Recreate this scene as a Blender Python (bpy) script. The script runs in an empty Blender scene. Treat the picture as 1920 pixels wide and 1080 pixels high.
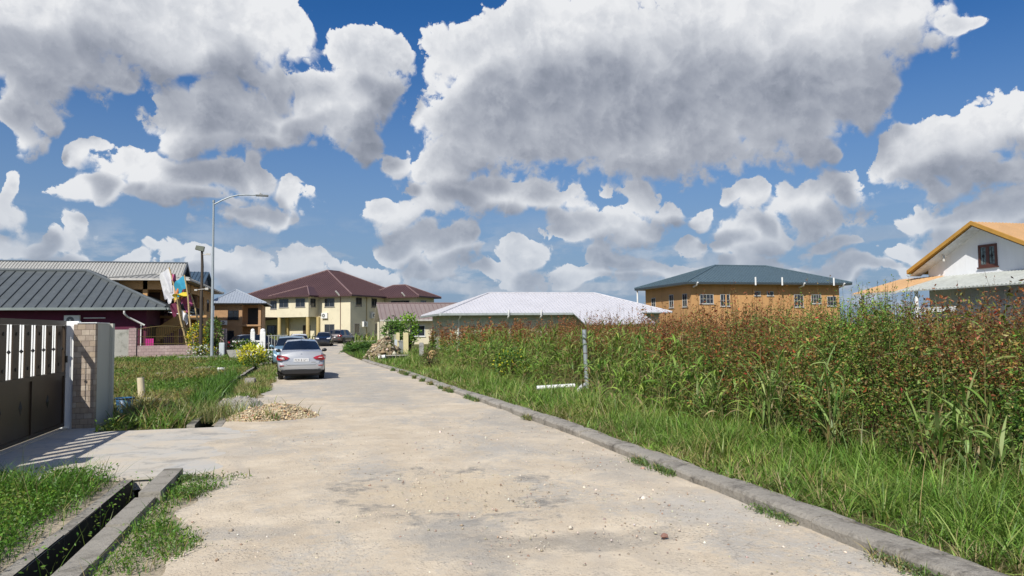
import bpy, math, random
import numpy as np
PI = math.pi
rnd = random.Random(7)
rng = np.random.default_rng(11)
scene = bpy.context.scene
col = bpy.context.collection
if hasattr(bpy.context.scene, 'collection'):
    col = bpy.context.scene.collection

# ---------------------------------------------------------------- camera
FPX, EYE, ROLL = 1400.0, 1.72, math.radians(0.6)
TH, YAW = 0.05574286627477011, 0.25855338073059686

def cam_axes():
    s, c = math.sin(YAW), math.cos(YAW)
    st, ct = math.sin(TH), math.cos(TH)
    F = (s*ct, c*ct, st); R0 = (c, -s, 0.0); U0 = (-s*st, -c*st, ct)
    R = tuple(R0[i]*math.cos(ROLL) - U0[i]*math.sin(ROLL) for i in range(3))
    U = tuple(U0[i]*math.cos(ROLL) + R0[i]*math.sin(ROLL) for i in range(3))
    return F, R, U
CF, CR, CU = cam_axes()

def ray(px, py):
    a = (px-960)/FPX; b = (540-py)/FPX
    return [CF[i] + CR[i]*a + CU[i]*b for i in range(3)]

def G(px, py, z=0.0):
    """survey helper: ground position seen at a pixel of the photograph"""
    r = ray(px, py); t = (z-EYE)/r[2]
    return (r[0]*t, r[1]*t, z)

def W(px, py, Y):
    """survey helper: point seen at a pixel, on the plane at distance Y up the road"""
    r = ray(px, py); t = Y/r[1]
    return (r[0]*t, Y, EYE + r[2]*t)

def azel(px, py):
    r = ray(px, py)
    return math.atan2(r[0], r[1]), math.atan2(r[2], math.hypot(r[0], r[1]))

def zg(y):
    t = min(1.0, max(0.0, (y-50)/60.0))
    return 0.45*t*t*(3-2*t)

from mathutils import Matrix, Vector
cam_d = bpy.data.cameras.new('camera')
cam = bpy.data.objects.new('camera', cam_d)
col.objects.link(cam)
m = Matrix(((CR[0], CU[0], -CF[0], 0), (CR[1], CU[1], -CF[1], 0), (CR[2], CU[2], -CF[2], EYE), (0, 0, 0, 1)))
cam.matrix_world = m
cam_d.sensor_width = 36.0
cam_d.lens = 36.0*FPX/1920.0
cam_d.clip_end = 5000
cam_d.clip_start = 0.05
scene.camera = cam
scene.view_settings.view_transform = 'Standard'
scene.view_settings.look = 'None'
scene.view_settings.exposure = 0.17
scene.view_settings.gamma = 1.0

# ---------------------------------------------------------------- node helpers
class NT:
    def __init__(self, nt): self.nt = nt; self.n = nt.nodes; self.l = nt.links
    def node(self, t, **k):
        n = self.n.new(t)
        for a, v in k.items(): setattr(n, a, v)
        return n
    def set(self, sock, v):
        if v is None: return
        if isinstance(v, bpy.types.NodeSocket): self.l.new(v, sock)
        else: sock.default_value = v
    def math(self, op, a, b=None, c=None, clamp=False):
        n = self.node('ShaderNodeMath', operation=op, use_clamp=clamp)
        self.set(n.inputs[0], a)
        if b is not None: self.set(n.inputs[1], b)
        if c is not None: self.set(n.inputs[2], c)
        return n.outputs[0]
    def vec(self, op, a, b=None, c=None, out=0):
        n = self.node('ShaderNodeVectorMath', operation=op)
        self.set(n.inputs[0], a)
        if b is not None: self.set(n.inputs[1], b)
        if c is not None: self.set(n.inputs[2], c)
        return n.outputs[out]
    def noise(self, v, scale, detail=2, rough=.5, dist=0.0, out='Fac', dim='3D'):
        n = self.node('ShaderNodeTexNoise', noise_dimensions=dim)
        if v is not None: self.set(n.inputs['Vector'], v)
        n.inputs['Scale'].default_value = scale; n.inputs['Detail'].default_value = detail
        n.inputs['Roughness'].default_value = rough; n.inputs['Distortion'].default_value = dist
        return n.outputs[out]
    def voro(self, v, scale, feature='F1', detail=0.0, rough=.5, out='Distance', rand=1.0):
        n = self.node('ShaderNodeTexVoronoi', feature=feature)
        if v is not None: self.set(n.inputs['Vector'], v)
        n.inputs['Scale'].default_value = scale
        if 'Detail' in n.inputs: n.inputs['Detail'].default_value = detail; n.inputs['Roughness'].default_value = rough
        n.inputs['Randomness'].default_value = rand
        return n.outputs[out]
    def ramp(self, v, stops, interp='LINEAR'):
        n = self.node('ShaderNodeValToRGB'); r = n.color_ramp; r.interpolation = interp
        while len(r.elements) > 1: r.elements.remove(r.elements[0])
        for i, (p, c) in enumerate(stops):
            e = r.elements[0] if i == 0 else r.elements.new(p)
            e.position = p
            e.color = (c, c, c, 1) if isinstance(c, (int, float)) else (c[0], c[1], c[2], 1)
        self.set(n.inputs[0], v)
        return n.outputs[0]
    def mix(self, f, a, b, blend='MIX'):
        n = self.node('ShaderNodeMix', data_type='RGBA', blend_type=blend)
        self.set(n.inputs[0], f)
        for s, v in ((n.inputs[6], a), (n.inputs[7], b)):
            if isinstance(v, (tuple, list)): v = (v[0], v[1], v[2], 1)
            self.set(s, v)
        return n.outputs[2]
    def rng(self, v, a, b, c=0.0, d=1.0, smooth=False):
        n = self.node('ShaderNodeMapRange', interpolation_type='SMOOTHSTEP' if smooth else 'LINEAR')
        self.set(n.inputs['Value'], v)
        for k, x in (('From Min', a), ('From Max', b), ('To Min', c), ('To Max', d)): self.set(n.inputs[k], x)
        return n.outputs[0]
    def comb(self, x, y, z=0.0):
        n = self.node('ShaderNodeCombineXYZ')
        self.set(n.inputs[0], x); self.set(n.inputs[1], y); self.set(n.inputs[2], z)
        return n.outputs[0]

# ---------------------------------------------------------------- sun and sky
SUN_H = (-0.58, -0.81); SUN_EL = math.radians(43)
sv = Vector((SUN_H[0]*math.cos(SUN_EL)/math.hypot(*SUN_H), SUN_H[1]*math.cos(SUN_EL)/math.hypot(*SUN_H), math.sin(SUN_EL)))
sl = bpy.data.lights.new('sun', 'SUN'); sl.energy = 4.8; sl.angle = math.radians(0.55); sl.color = (1.0, 0.955, 0.88)
so = bpy.data.objects.new('sun', sl); col.objects.link(so)
so.rotation_euler = (-sv).to_track_quat('-Z', 'Y').to_euler()
so.location = (0, 0, 60)

BLOBS = [  # cloud bodies by sky direction: centre and half sizes, all surveyed from the photograph
 (900,110,110,95),(1010,70,130,80),(960,200,170,110),(1120,120,210,150),(1330,110,230,170),(1500,80,190,140),(1640,40,130,85),
 (1250,240,300,95),(1450,230,160,100),(1080,250,230,80),(1760,52,48,16),(1600,170,80,70),(1530,290,40,35),
 (900,375,190,50),(850,315,75,45),(700,388,75,18),(790,400,110,28),(1010,375,110,42),(905,280,80,40),
 (730,292,50,32),
 (680,85,75,55),(730,95,40,50),(660,165,75,70),(630,215,60,60),(650,270,38,38),
 (160,30,330,90),(440,50,150,75),(60,110,150,90),(20,210,55,80),(540,40,55,55),(300,100,200,40),
 (430,205,150,75),(530,225,80,50),(400,125,120,40),(170,155,70,28),(540,150,50,50),(360,250,70,45),
 (92,205,38,30),
 (172,290,36,32),(240,300,34,32),(300,330,110,45),(200,365,100,26),(400,335,90,42),(480,330,36,40),(540,365,35,28),
 (470,408,105,34),(350,375,120,22),
 (40,460,90,34),(130,430,48,28),(-5,400,26,60),
 (130,490,110,22),(250,486,80,20),(340,478,50,20),(470,510,160,36),(640,515,150,40),(560,490,70,25),
 (770,465,50,42),(850,455,50,34),(800,500,80,25),(985,490,45,26),(950,520,90,22),
 (1160,430,90,45),(1220,375,75,42),(1110,455,80,22),
 (1325,400,44,22),(1300,450,48,20),
 (1430,450,85,50),(1400,375,32,26),(1480,385,60,35),(1560,345,70,38),(1530,420,70,45),(1570,460,50,20),
 (1790,280,150,80),(1880,225,90,60),(1720,260,75,60),(1850,340,150,40),
 (1725,405,60,42),(1800,440,90,50),(1890,410,80,45),(1700,470,70,28),
 (1080,520,130,20),(1250,505,130,25),(1400,500,130,25),(1560,505,100,22),(1690,515,70,20),(1140,490,70,18),
]
def build_world():
    w = bpy.data.worlds.new('World'); scene.world = w; w.use_nodes = True
    nt = w.node_tree; nt.nodes.clear(); T = NT(nt)
    # body group: smooth union of the cloud bodies over (azimuth, elevation)
    gb = bpy.data.node_groups.new('cloud_body', 'ShaderNodeTree')
    gb.interface.new_socket('UV', in_out='INPUT', socket_type='NodeSocketVector')
    gb.interface.new_socket('B', in_out='OUTPUT', socket_type='NodeSocketFloat')
    q = NT(gb); gi = q.node('NodeGroupInput'); go = q.node('NodeGroupOutput')
    uv = gi.outputs[0]
    acc = None
    for (cx, cy, rx, ry) in BLOBS:
        a0, e0 = azel(cx, cy); a1, _ = azel(cx+rx, cy); _, e1 = azel(cx, cy-ry)
        ra, re = max(1e-3, a1-a0)*1.08, max(1e-3, e1-e0)*1.08
        p = q.vec('MULTIPLY_ADD', uv, (1/ra, 1/re, 0), (-a0/ra, -e0/re, 0))
        d = q.vec('DOT_PRODUCT', p, p, out=1)
        if acc is None: acc = d
        else:
            n = q.node('ShaderNodeMath', operation='SMOOTH_MIN'); q.set(n.inputs[0], acc); q.set(n.inputs[1], d); n.inputs[2].default_value = 0.35
            acc = n.outputs[0]
    q.set(go.inputs[0], q.math('MAXIMUM', q.math('SUBTRACT', 1.0, acc), -2.2))
    # detail group: billows and frayed rims
    gd = bpy.data.node_groups.new('cloud_detail', 'ShaderNodeTree')
    gd.interface.new_socket('UV', in_out='INPUT', socket_type='NodeSocketVector')
    gd.interface.new_socket('N', in_out='OUTPUT', socket_type='NodeSocketFloat')
    q = NT(gd); gi = q.node('NodeGroupInput'); go = q.node('NodeGroupOutput')
    uv = gi.outputs[0]
    fb = q.noise(uv, 15.0, 8, .64, dim='2D')
    wn = q.vec('MULTIPLY_ADD', q.comb(fb, q.math('SUBTRACT', 1.0, fb)), (.05, .05, 0), uv)
    vn = q.node('ShaderNodeTexVoronoi', feature='F1', voronoi_dimensions='2D')
    q.set(vn.inputs['Vector'], wn); vn.inputs['Scale'].default_value = 30.0
    vn.inputs['Detail'].default_value = 2.5; vn.inputs['Roughness'].default_value = .55
    D = q.math('MULTIPLY_ADD', q.math('SUBTRACT', fb, .5), 2.5, q.math('MULTIPLY_ADD', vn.outputs['Distance'], -1.05, .50))
    q.set(go.inputs[0], D)
    tc = T.node('ShaderNodeTexCoord').outputs['Generated']
    s = T.node('ShaderNodeSeparateXYZ'); T.set(s.inputs[0], tc)
    az = T.math('ARCTAN2', s.outputs[0], s.outputs[1])
    hyp = T.math('SQRT', T.math('ADD', T.math('MULTIPLY', s.outputs[0], s.outputs[0]), T.math('MULTIPLY', s.outputs[1], s.outputs[1])))
    el = T.math('ARCTAN2', s.outputs[2], hyp)
    uv = T.comb(az, el)
    def grp(g_, v):
        n = T.node('ShaderNodeGroup'); n.node_tree = g_; T.set(n.inputs[0], v); return n.outputs[0]
    wn = T.noise(uv, 8.0, 2, .55, out='Color', dim='2D')
    wv = T.vec('MULTIPLY_ADD', T.vec('SUBTRACT', wn, (.5, .5, .5)), (.12, .08, 0), uv)
    B0 = grp(gb, wv); B1 = grp(gb, T.vec('ADD', wv, (-.006, .018, 0))); B2 = grp(gb, T.vec('ADD', wv, T.comb(-.02, T.math('MULTIPLY_ADD', el, .16, .016))))
    # clouds in the part of the sky behind and beside the camera
    away = T.rng(T.math('ABSOLUTE', T.math('SUBTRACT', az, YAW)), .75, 1.1)
    rest = T.rng(T.noise(uv, 2.3, 2, .5, dim='2D'), .45, .75, -.6, 1.2)
    B0 = T.math('MAXIMUM', B0, T.math('MULTIPLY_ADD', T.math('SUBTRACT', 1.0, away), -3.0, rest))
    N0 = grp(gd, uv); N1 = grp(gd, T.vec('ADD', uv, (-.008, .012, 0)))
    damp = T.rng(B0, .0, .8, 1.0, T.rng(el, .10, .28, .85, .50))
    D0 = T.math('ADD', B0, T.math('MULTIPLY_ADD', N0, damp, T.rng(el, .05, .25, .10, .24)))
    gr = T.rng(T.math('SUBTRACT', B1, B0), -.35, .35, 0.0, 1.0, smooth=True)
    cover = T.rng(D0, T.math('MULTIPLY_ADD', gr, -.22, -.04), T.math('MULTIPLY_ADD', gr, .42, .16), smooth=True)
    shade = T.rng(T.math('MULTIPLY_ADD', N0, .14, B2), -.25, 1.0, 0.0, .56, smooth=True)
    lit = T.math('SUBTRACT', .94, shade)
    lit = T.math('MULTIPLY_ADD', T.math('SUBTRACT', N0, N1), .16, lit)
    under = T.rng(T.math('SUBTRACT', B1, B0), 0.0, .9, 0.0, .28)
    lit = T.math('SUBTRACT', lit, under)
    soft = T.noise(uv, 7.0, 3, .5, dim='2D')
    lit = T.math('MULTIPLY_ADD', T.math('SUBTRACT', soft, .5), .55, lit)
    lit = T.math('ADD', lit, T.rng(D0, .1, .9, .10, -.06), clamp=True)
    ccol = T.ramp(lit, [(0.0, (.15, .175, .225)), (.28, (.275, .30, .36)), (.52, (.40, .425, .48)), (.80, (.59, .61, .65)), (1.0, (.74, .75, .77))])
    far = T.rng(el, .02, .22, 1.0, 0.0, smooth=True)
    ccol = T.mix(T.math('MULTIPLY', far, .42), ccol, (.31, .39, .50))
    sky = T.node('ShaderNodeTexSky', sky_type='NISHITA'); sky.sun_disc = False
    sky.sun_elevation = SUN_EL; sky.sun_rotation = math.atan2(SUN_H[0], SUN_H[1])
    sky.altitude = 0; sky.air_density = 1.0; sky.dust_density = .6; sky.ozone_density = 2.0
    hs = T.node('ShaderNodeHueSaturation'); hs.inputs['Saturation'].default_value = SKY_SAT; hs.inputs['Value'].default_value = SKY_VAL
    T.set(hs.inputs['Color'], sky.outputs[0])
    K = 1/0.10
    hz = T.mix(T.rng(el, -.05, .42, .96, 0.0, smooth=True), T.mix(1.0, hs.outputs[0], (.82, 1.0, 1.27), 'MULTIPLY'), (2.05, 2.95, 4.35))
    mx = T.mix(cover, hz, T.mix(1.0, ccol, (K, K, K), 'MULTIPLY'))
    ln = T.noise(T.vec('MULTIPLY', uv, (1.0, 3.2, 1)), 9.0, 6, .6, dim='2D')
    bank = T.math('MULTIPLY', T.rng(ln, .44, .62, 0, .75, smooth=True), T.rng(el, .06, .17, 1, 0, smooth=True))
    bank = T.math('MULTIPLY', bank, T.rng(cover, 0, 1, 1, .35))
    mx = T.mix(bank, mx, T.mix(T.rng(T.noise(uv, 22.0, 5, .6, dim='2D'), .35, .65), (3.3, 3.9, 4.8), (4.9, 5.3, 5.9)))
    bg = T.node('ShaderNodeBackground'); T.set(bg.inputs[0], mx); bg.inputs[1].default_value = 0.10
    T.l.new(bg.outputs[0], T.node('ShaderNodeOutputWorld').inputs[0])
    w.cycles.sampling_method = 'MANUAL'; w.cycles.sample_map_resolution = 512
SKY_SAT, SKY_VAL = 1.36, 0.66
build_world()

# ---------------------------------------------------------------- materials
MATS = {}
def mat(name, base, rough=.7, metal=0.0, vary=.12, scale=3.0, bump=0.0, bscale=None, dirt=None, spec=.4, emit=None, coat=0.0, streak=False, trans=0.0):
    """procedural painted / plain surface with soft mottling and optional dirt"""
    if name in MATS: return MATS[name]
    m = bpy.data.materials.new(name); m.use_nodes = True; nt = m.node_tree; nt.nodes.clear(); T = NT(nt)
    b = T.node('ShaderNodeBsdfPrincipled'); o = T.node('ShaderNodeOutputMaterial'); T.l.new(b.outputs[0], o.inputs[0])
    v = T.node('ShaderNodeTexCoord').outputs['Object']
    if streak: v = T.vec('MULTIPLY', v, (1.0, 1.0, .18))
    c = base
    if vary:
        n = T.noise(v, scale, 5, .6)
        lo = tuple(x*(1-vary*1.4) for x in base); hi = tuple(min(1, x*(1+vary)) for x in base)
        c = T.mix(T.rng(n, .3, .7), lo, hi)
    if dirt:
        dc, lo_, hi_, sc_ = dirt
        c = T.mix(T.rng(T.noise(v, sc_, 7, .68), lo_, hi_), c, dc)
    T.set(b.inputs['Base Color'], c if isinstance(c, bpy.types.NodeSocket) else (*c, 1))
    b.inputs['Roughness'].default_value = rough; b.inputs['Metallic'].default_value = metal
    b.inputs['Specular IOR Level'].default_value = spec; b.inputs['Coat Weight'].default_value = coat
    if trans: b.inputs['Transmission Weight'].default_value = trans
    if emit: b.inputs['Emission Color'].default_value = (*emit, 1); b.inputs['Emission Strength'].default_value = 1
    if bump:
        bn = T.node('ShaderNodeBump'); bn.inputs['Strength'].default_value = 1.0; bn.inputs['Distance'].default_value = bump
        T.set(bn.inputs['Height'], T.noise(v, bscale or scale*6, 6, .65)); T.l.new(bn.outputs[0], b.inputs['Normal'])
    MATS[name] = m
    return m

def attr_mat(name, rough=.6, transl=.35, spec=.25):
    """foliage: own colour of each leaf or blade from a colour attribute, thin-leaf translucency"""
    m = bpy.data.materials.new(name); m.use_nodes = True; nt = m.node_tree; nt.nodes.clear(); T = NT(nt)
    a = T.node('ShaderNodeAttribute', attribute_name='leafcol').outputs['Color']
    b = T.node('ShaderNodeBsdfPrincipled'); b.inputs['Roughness'].default_value = rough; b.inputs['Specular IOR Level'].default_value = spec
    T.set(b.inputs['Base Color'], a)
    t = T.node('ShaderNodeBsdfTranslucent'); T.set(t.inputs[0], T.mix(1.0, a, (1.0, 1.05, .6), 'MULTIPLY'))
    mx = T.node('ShaderNodeMixShader'); mx.inputs[0].default_value = transl
    T.l.new(b.outputs[0], mx.inputs[1]); T.l.new(t.outputs[0], mx.inputs[2])
    T.l.new(mx.outputs[0], T.node('ShaderNodeOutputMaterial').inputs[0])
    MATS[name] = m
    return m
LEAF = attr_mat('leaf', .55, .14, .3)
BLADE = attr_mat('blade', .45, .30, .35)

def road_mat():
    m = bpy.data.materials.new('sandy_road'); m.use_nodes = True; nt = m.node_tree; nt.nodes.clear(); T = NT(nt)
    b = T.node('ShaderNodeBsdfPrincipled'); o = T.node('ShaderNodeOutputMaterial'); T.l.new(b.outputs[0], o.inputs[0])
    v = T.node('ShaderNodeTexCoord').outputs['Object']
    sp = T.node('ShaderNodeSeparateXYZ'); T.set(sp.inputs[0], v)
    wob = T.vec('MULTIPLY_ADD', T.vec('SUBTRACT', T.noise(v, .9, 5, .6, out='Color'), (.5, .5, .5)), (1.5, 1.5, 0), v)
    big = T.noise(T.vec('MULTIPLY', wob, (1.0, .55, 1)), .55, 6, .66)
    fine = T.noise(v, 14.0, 6, .7); grit = T.noise(v, 70.0, 3, .7)
    sand = T.mix(T.rng(T.noise(v, 1.3, 5, .65), .35, .68), SAND_A, SAND_B)
    asph = T.mix(T.rng(fine, .3, .7), ASPH_A, ASPH_B)
    yy = T.rng(sp.outputs[1], 13.0, 28.0, 0.0, .10)                       # the seal shows more, further up the road
    gm = T.rng(T.math('ADD', T.math('MULTIPLY_ADD', T.math('SUBTRACT', fine, .5), .45, big), yy), .47, .66, 0, .80, smooth=True)
    def spot(cx, cy, rx, ry):
        p = T.vec('MULTIPLY_ADD', wob, (1/rx, 1/ry, 0), (-cx/rx, -cy/ry, 0))
        return T.vec('DOT_PRODUCT', p, p, out=1)
    c = T.mix(gm, sand, asph)
    hx, hy, _ = G(850, 925)
    d = spot(hx, hy, 1.05, 1.35)
    dn = T.math('MULTIPLY_ADD', T.math('SUBTRACT', T.noise(v, 3.2, 7, .75), .5), 3.2, d)
    ring = T.math('MULTIPLY', T.rng(dn, .45, .8, 0, 1, smooth=True), T.rng(dn, .95, 1.5, 1, 0, smooth=True))
    hole = T.rng(dn, .3, .75, 1, 0, smooth=True)
    c = T.mix(T.math('MULTIPLY', T.math('MULTIPLY', ring, T.rng(T.noise(v, 2.6, 6, .75), .45, .62)), .85), c, ASPH_D)
    c = T.mix(T.math('MULTIPLY', hole, .55), c, (.54, .44, .30))
    for (px, py, rx, ry, cc, k) in ((870, 1020, .42, 1.0, ASPH_A, .8), (1320, 960, .75, .8, ASPH_B, .7), (980, 790, .9, 2.6, ASPH_A, .55), (1100, 1010, 1.1, .30, ASPH_D, .55),
                                    (420, 850, .8, .7, ASPH_B, .5), (470, 1000, .8, .22, ASPH_A, .6), (720, 730, 1.5, 5.0, ASPH_A, .55), (1180, 880, .6, 1.0, ASPH_A, .5),(560, 775, .45, 1.2, ASPH_B, .4)):
        gx, gy, _ = G(px, py)
        dd = T.math('MULTIPLY_ADD', T.math('SUBTRACT', T.noise(v, 3.0, 7, .75), .5), 3.4, spot(gx, gy, rx, ry))
        c = T.mix(T.math('MULTIPLY', T.rng(dd, -.2, 1.3, 1, 0, smooth=True), k), c, cc)
    # pebbles and grit
    ve = T.node('ShaderNodeTexVoronoi', feature='F1'); T.set(ve.inputs['Vector'], v); ve.inputs['Scale'].default_value = 38.0
    peb = T.math('MULTIPLY', T.rng(ve.outputs['Distance'], .28, .38, 1, 0), T.rng(T.noise(v, 2.2, 4, .7), .40, .60))
    sc = T.node('ShaderNodeSeparateXYZ'); T.set(sc.inputs[0], ve.outputs['Color'])
    c = T.mix(T.math('MULTIPLY', peb, .55), c, T.mix(sc.outputs[0], (.20, .17, .14), (.74, .66, .52)))
    c = T.mix(T.rng(grit, .30, .42, .5, 0), c, (.20, .175, .14))
    spk = T.noise(v, 26.0, 5, .8)
    c = T.mix(T.rng(spk, .30, .42, .38, 0), c, (.24, .20, .15)); c = T.mix(T.rng(spk, .58, .72, 0, .45), c, (.74, .66, .53))
    c = T.mix(T.rng(grit, .60, .74, 0, .35), c, (.76, .70, .60))
    tr = T.noise(T.vec('MULTIPLY', wob, (2.6, .16, 1)), 1.0, 4, .6)        # faint wheel marks along the road
    c = T.mix(T.rng(tr, .50, .66, 0, .38), c, (.40, .365, .315))
    ck = T.voro(wob, 1.1, 'DISTANCE_TO_EDGE', 0)
    c = T.mix(T.math('MULTIPLY', T.rng(ck, 0.0, .012, .55, 0), gm), c, (.13, .12, .11))
    T.set(b.inputs['Base Color'], c)
    b.inputs['Roughness'].default_value = .95; b.inputs['Specular IOR Level'].default_value = .15
    h = T.math('ADD', T.math('MULTIPLY', fine, .5), T.math('MULTIPLY', grit, .22))
    h = T.math('ADD', h, T.math('MULTIPLY', peb, .45))
    h = T.math('ADD', h, T.math('MULTIPLY', T.noise(v, 5.0, 5, .6), .9))
    bn = T.node('ShaderNodeBump'); bn.inputs['Strength'].default_value = .8; bn.inputs['Distance'].default_value = .016
    T.set(bn.inputs['Height'], h); T.l.new(bn.outputs[0], b.inputs['Normal'])
    MATS['road'] = m
    return m
SAND_A = (.50, .415, .305); SAND_B = (.64, .55, .42)
ASPH_A = (.33, .315, .285); ASPH_B = (.44, .42, .38); ASPH_D = (.17, .165, .155)

def slab_mat():
    m = bpy.data.materials.new('driveway_concrete'); m.use_nodes = True; nt = m.node_tree; nt.nodes.clear(); T = NT(nt)
    b = T.node('ShaderNodeBsdfPrincipled'); o = T.node('ShaderNodeOutputMaterial'); T.l.new(b.outputs[0], o.inputs[0])
    v = T.node('ShaderNodeTexCoord').outputs['Object']
    w = T.vec('MULTIPLY_ADD', T.vec('SUBTRACT', T.noise(v, 1.5, 5, .6, out='Color'), (.5, .5, .5)), (1.2, 1.2, 0), v)
    c = T.mix(T.rng(T.noise(T.vec('MULTIPLY', w, (.9, 1.2, 1)), 1.1, 7, .72), .38, .62), (.55, .48, .38), (.46, .45, .42))
    c = T.mix(T.rng(T.noise(T.vec('MULTIPLY', w, (.9, 1.5, 1)), 1.5, 9, .78), .50, .64, 0, .80), c, (.25, .245, .23))
    c = T.mix(T.rng(T.noise(v, 30, 5, .75), .62, .72, 0, .6), c, (.16, .15, .14))
    c = T.mix(T.rng(T.noise(v, 60, 3, .7), .3, .7, 0, .18), c, (.62, .57, .48))
    T.set(b.inputs['Base Color'], c); b.inputs['Roughness'].default_value = .9; b.inputs['Specular IOR Level'].default_value = .2
    bn = T.node('ShaderNodeBump'); bn.inputs['Distance'].default_value = .006
    T.set(bn.inputs['Height'], T.noise(v, 25, 7, .7)); T.l.new(bn.outputs[0], b.inputs['Normal'])
    return m

def conc_mat(name, base, dark, sc=5.0, amt=.8, bump=.006):
    m = bpy.data.materials.new(name); m.use_nodes = True; nt = m.node_tree; nt.nodes.clear(); T = NT(nt)
    b = T.node('ShaderNodeBsdfPrincipled'); o = T.node('ShaderNodeOutputMaterial'); T.l.new(b.outputs[0], o.inputs[0])
    v = T.node('ShaderNodeTexCoord').outputs['Object']
    c = T.mix(T.rng(T.noise(v, sc*.5, 6, .65), .35, .65), tuple(x*.85 for x in base), base)
    c = T.mix(T.rng(T.noise(v, sc, 8, .75), .48, .66, 0, amt), c, dark)
    c = T.mix(T.rng(T.noise(v, 45, 4, .7), .55, .7, 0, .45), c, tuple(x*.55 for x in dark))
    c = T.mix(T.rng(T.noise(v, 28, 4, .7), .56, .7, 0, .35), c, tuple(min(1, x*1.25) for x in base))
    T.set(b.inputs['Base Color'], c); b.inputs['Roughness'].default_value = .92; b.inputs['Specular IOR Level'].default_value = .2
    bn = T.node('ShaderNodeBump'); bn.inputs['Distance'].default_value = bump
    T.set(bn.inputs['Height'], T.noise(v, 22, 8, .72)); T.l.new(bn.outputs[0], b.inputs['Normal'])
    return m

def stone_mat(name, cols, w=.30, h=.12, joint=(.10, .085, .07), grout=.03, rot=False):
    """split-face or tile cladding: courses with each block its own tone"""
    m = bpy.data.materials.new(name); m.use_nodes = True; nt = m.node_tree; nt.nodes.clear(); T = NT(nt)
    b = T.node('ShaderNodeBsdfPrincipled'); o = T.node('ShaderNodeOutputMaterial'); T.l.new(b.outputs[0], o.inputs[0])
    v = T.node('ShaderNodeTexCoord').outputs['Object']
    s = T.node('ShaderNodeSeparateXYZ'); T.set(s.inputs[0], v)
    uvv = T.comb(T.math('ADD', s.outputs[0], s.outputs[1]), s.outputs[2])
    br = T.node('ShaderNodeTexBrick'); T.set(br.inputs['Vector'], uvv)
    br.inputs['Scale'].default_value = 1.0; br.inputs['Brick Width'].default_value = w; br.inputs['Row Height'].default_value = h
    br.inputs['Mortar Size'].default_value = grout*.2; br.inputs['Color1'].default_value = (0, 0, 0, 1); br.inputs['Color2'].default_value = (1, 1, 1, 1)
    br.inputs['Mortar'].default_value = (.5, .5, .5, 1); br.offset = .5
    c = T.ramp(br.outputs['Color'], [(0.0, cols[0]), (.45, cols[1]), (1.0, cols[2])])
    c = T.mix(T.rng(T.noise(v, 9, 6, .7), .35, .7, 0, .5), c, tuple(x*.6 for x in cols[1]))
    c = T.mix(br.outputs['Fac'], c, joint)
    T.set(b.inputs['Base Color'], c); b.inputs['Roughness'].default_value = .85; b.inputs['Specular IOR Level'].default_value = .25
    bn = T.node('ShaderNodeBump'); bn.inputs['Distance'].default_value = .012
    T.set(bn.inputs['Height'], T.math('SUBTRACT', T.math('MULTIPLY', T.noise(v, 14, 6, .7), .6), br.outputs['Fac'])); T.l.new(bn.outputs[0], b.inputs['Normal'])
    return m

def soil_mat():
    m = bpy.data.materials.new('soil'); m.use_nodes = True; nt = m.node_tree; nt.nodes.clear(); T = NT(nt)
    b = T.node('ShaderNodeBsdfPrincipled'); o = T.node('ShaderNodeOutputMaterial'); T.l.new(b.outputs[0], o.inputs[0])
    v = T.node('ShaderNodeTexCoord').outputs['Object']
    c = T.mix(T.rng(T.noise(v, .6, 6, .65), .40, .60), (.085, .115, .030), (.15, .125, .065))
    c = T.mix(T.rng(T.noise(v, 6.0, 6, .7), .45, .7, 0, .6), c, (.055, .075, .020))
    s = T.node('ShaderNodeSeparateXYZ'); T.set(s.inputs[0], v); x, y = s.outputs[0], s.outputs[1]
    nn = T.math('MULTIPLY', T.math('SUBTRACT', T.noise(v, 2.5, 5, .65), .5), .9)
    def band(cx, hw, y0, y1):
        a = T.rng(T.math('ADD', T.math('ABSOLUTE', T.math('SUBTRACT', x, cx)), nn), hw*.6, hw*1.2, 1, 0, smooth=True)
        return T.math('MULTIPLY', a, T.math('MULTIPLY', T.rng(y, y0, y0+.3), T.rng(y, y1-.3, y1, 1, 0)))
    k = T.math('MAXIMUM', band(-2.32, .38, -5, 9.9), T.math('MAXIMUM', band(-1.2, .55, -5, 9.9), T.math('MULTIPLY', band(-1.55, .5, 16, 42), .7)))
    k = T.math('MAXIMUM', k, T.math('MULTIPLY', band(-4.0, 1.0, 20.0, 21.6), .9))
    c = T.mix(k, c, T.mix(T.noise(v, 20, 5, .7), (.30, .25, .18), (.50, .43, .32)))
    T.set(b.inputs['Base Color'], c); b.inputs['Roughness'].default_value = .95; b.inputs['Specular IOR Level'].default_value = .1
    bn = T.node('ShaderNodeBump'); bn.inputs['Distance'].default_value = .05
    T.set(bn.inputs['Height'], T.noise(v, 6, 7, .7)); T.l.new(bn.outputs[0], b.inputs['Normal'])
    return m

def glass_mat(name='window_glass', c=(.022, .027, .035), rough=.06):
    m = mat(name, c, rough=rough, vary=.3, scale=1.2, spec=.7)
    return m

# ---------------------------------------------------------------- object helpers
def tag(o, label=None, cat=None, group=None, kind=None):
    if label: o['label'] = label
    if cat: o['category'] = cat
    if group: o['group'] = group
    if kind: o['kind'] = kind
    return o

def empty(name, loc=(0, 0, 0), rz=0.0, label=None, cat=None, group=None):
    o = bpy.data.objects.new(name, None); col.objects.link(o)
    o.location = loc; o.rotation_euler = (0, 0, rz); o.empty_display_size = .2
    return tag(o, label, cat, group)

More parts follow.
